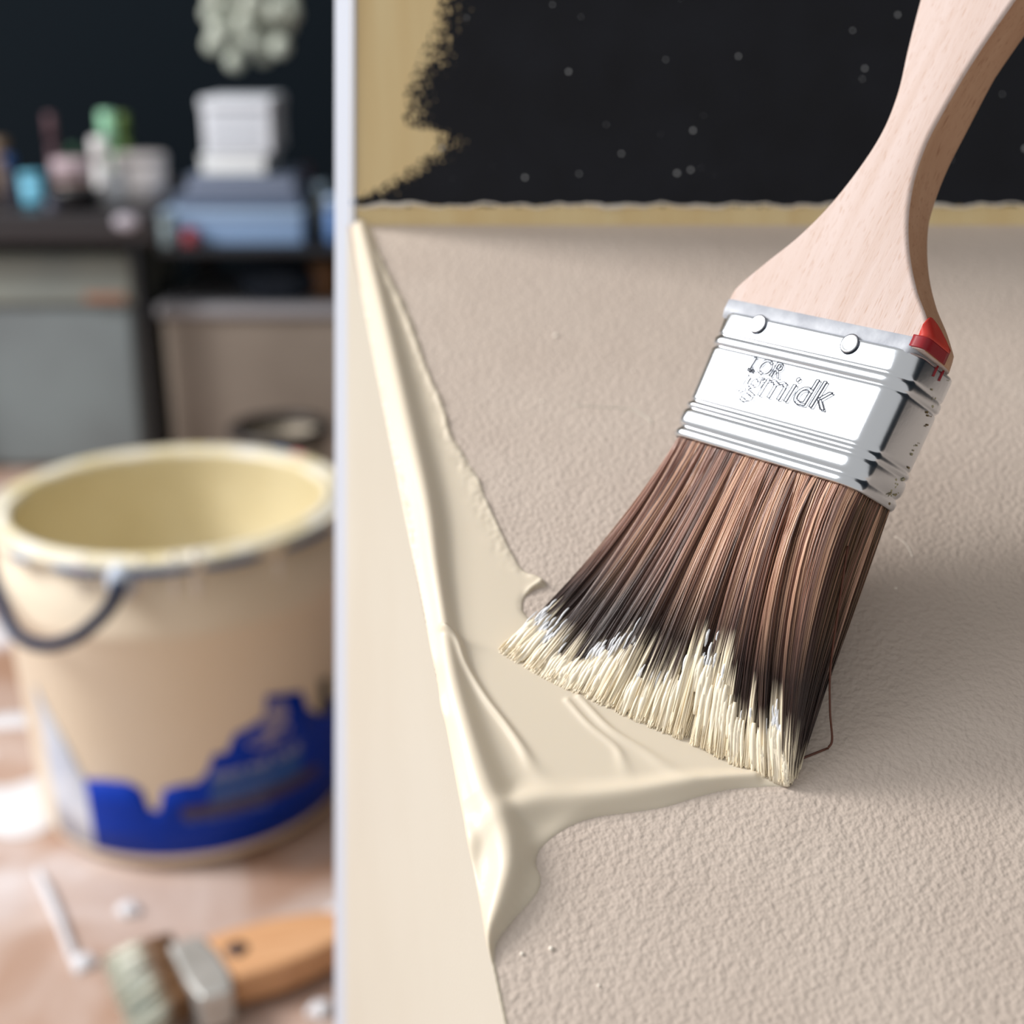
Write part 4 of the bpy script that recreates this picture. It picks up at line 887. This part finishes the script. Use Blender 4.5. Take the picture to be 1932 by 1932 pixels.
M_line = C('faint_grey_print', (178, 188, 200), 0.5)
for yy in (212, 232, 252, 270): 
    p = on_y(446, yy, DY + 0.0695); box('printed_line', (p.x, DY + 0.0693, p.z), (0.075, 0.0012, 0.004), M_line, wb)
Mr = C('red_plastic', (150, 60, 72), 0.5); p = on_y(362, 430, DY + 0.024)
tape = tag(lathe('red_tape_roll', [(0.011, -0.011), (0.0125, -0.0105), (0.0125, 0.0105), (0.011, 0.011)], (p.x, DY + 0.013, zR + 0.0125), Mr), 'small red roll standing before the light blue carton', 'tape roll')
bottle('bottle', 566, 594, 312, 460, C('dark_red_bottle', (104, 40, 44)), C('dark_red_cap', (96, 36, 40)), 'dark red bottle right of the carton stack', dist=DY + 0.2, zb=zR, capfrac=0.3, neck=0.75)
bottle('bottle', 590, 624, 345, 460, C('beige_bottle', (150, 150, 132)), C('pale_grey_cap', (140, 160, 176)), 'beige bottle with grey blue cap right of the carton stack', dist=DY + 0.12, zb=zR, capfrac=0.25, neck=0.8)
bottle('bottle', 612, 652, 370, 460, C('blue_bottle', (104, 144, 204)), C('pale_blue_cap', (150, 176, 210)), 'light blue bottle at the right end, half behind the white edge strip', dist=DY + 0.05, zb=zR, capfrac=0.25, neck=0.8)
pot_('cup', 298, 330, 402, DY + 0.006, C('grey_green_cup', (112, 128, 134)), C('grey_green_cup_lid', (124, 140, 146)), 'grey green cup left of the light blue carton', 'cup', zb=zR)

# ---- cluster of pale globes hanging in front of the wall
GY = 2.2; gc = on_y(468, 40, GY); M_globe = C('pale_glass_globe', (196, 204, 192), 0.25); M_stem = C('dull_brass_stem', (120, 112, 92), 0.4)
chand = empty('globe_pendant', gc, 'hanging cluster of pale round globes before the dark wall', 'pendant lamp')
rr = random.Random(12); gl = []
spots = [(444, 116), (404, 84), (497, 104), (528, 88), (412, 60), (450, 78), (478, 78), (510, 60), (538, 48), (548, 26), (400, 26), (428, 34), (462, 44), (492, 30), (520, 20), (440, 4), (474, 6), (508, -8), (404, -10), (545, -4), (430, -30), (470, -34), (505, -42), (540, -36), (398, -44), (450, -66), (490, -74), (424, -80), (524, -72), (470, -104)]
me = None
for i, (x, y) in enumerate(spots):
    d_ = GY + rr.uniform(-0.05, 0.05); p = on_y(x, y, d_)
    if me is None:
        g0 = obj('globe', *(lambda b_: b_)((lambda: (lambda bm: (bmesh.ops.create_uvsphere(bm, u_segments=20, v_segments=12, radius=0.0165), ([v_.co.copy() for v_ in bm.verts], [tuple(v_.index for v_ in f_.verts) for f_ in bm.faces]))[1])(bmesh.new()))()), M_globe, None, True)
        me = g0.data; o = g0
    else: o = bpy.data.objects.new('globe', me); COL.objects.link(o)
    o.parent = chand; o.location = p - gc
    gl.append(tube_data([p, gc + Vector((0, 0, 0.03))], 0.0012, 5))
stem_top = gc + Vector((0, 0, 0.75)); gl.append(tube_data([gc, stem_top], 0.002, 6))
joined('stems', gl, M_stem, chand)
for x in list(bpy.data.meshes):
    if x.users == 0: bpy.data.meshes.remove(x)
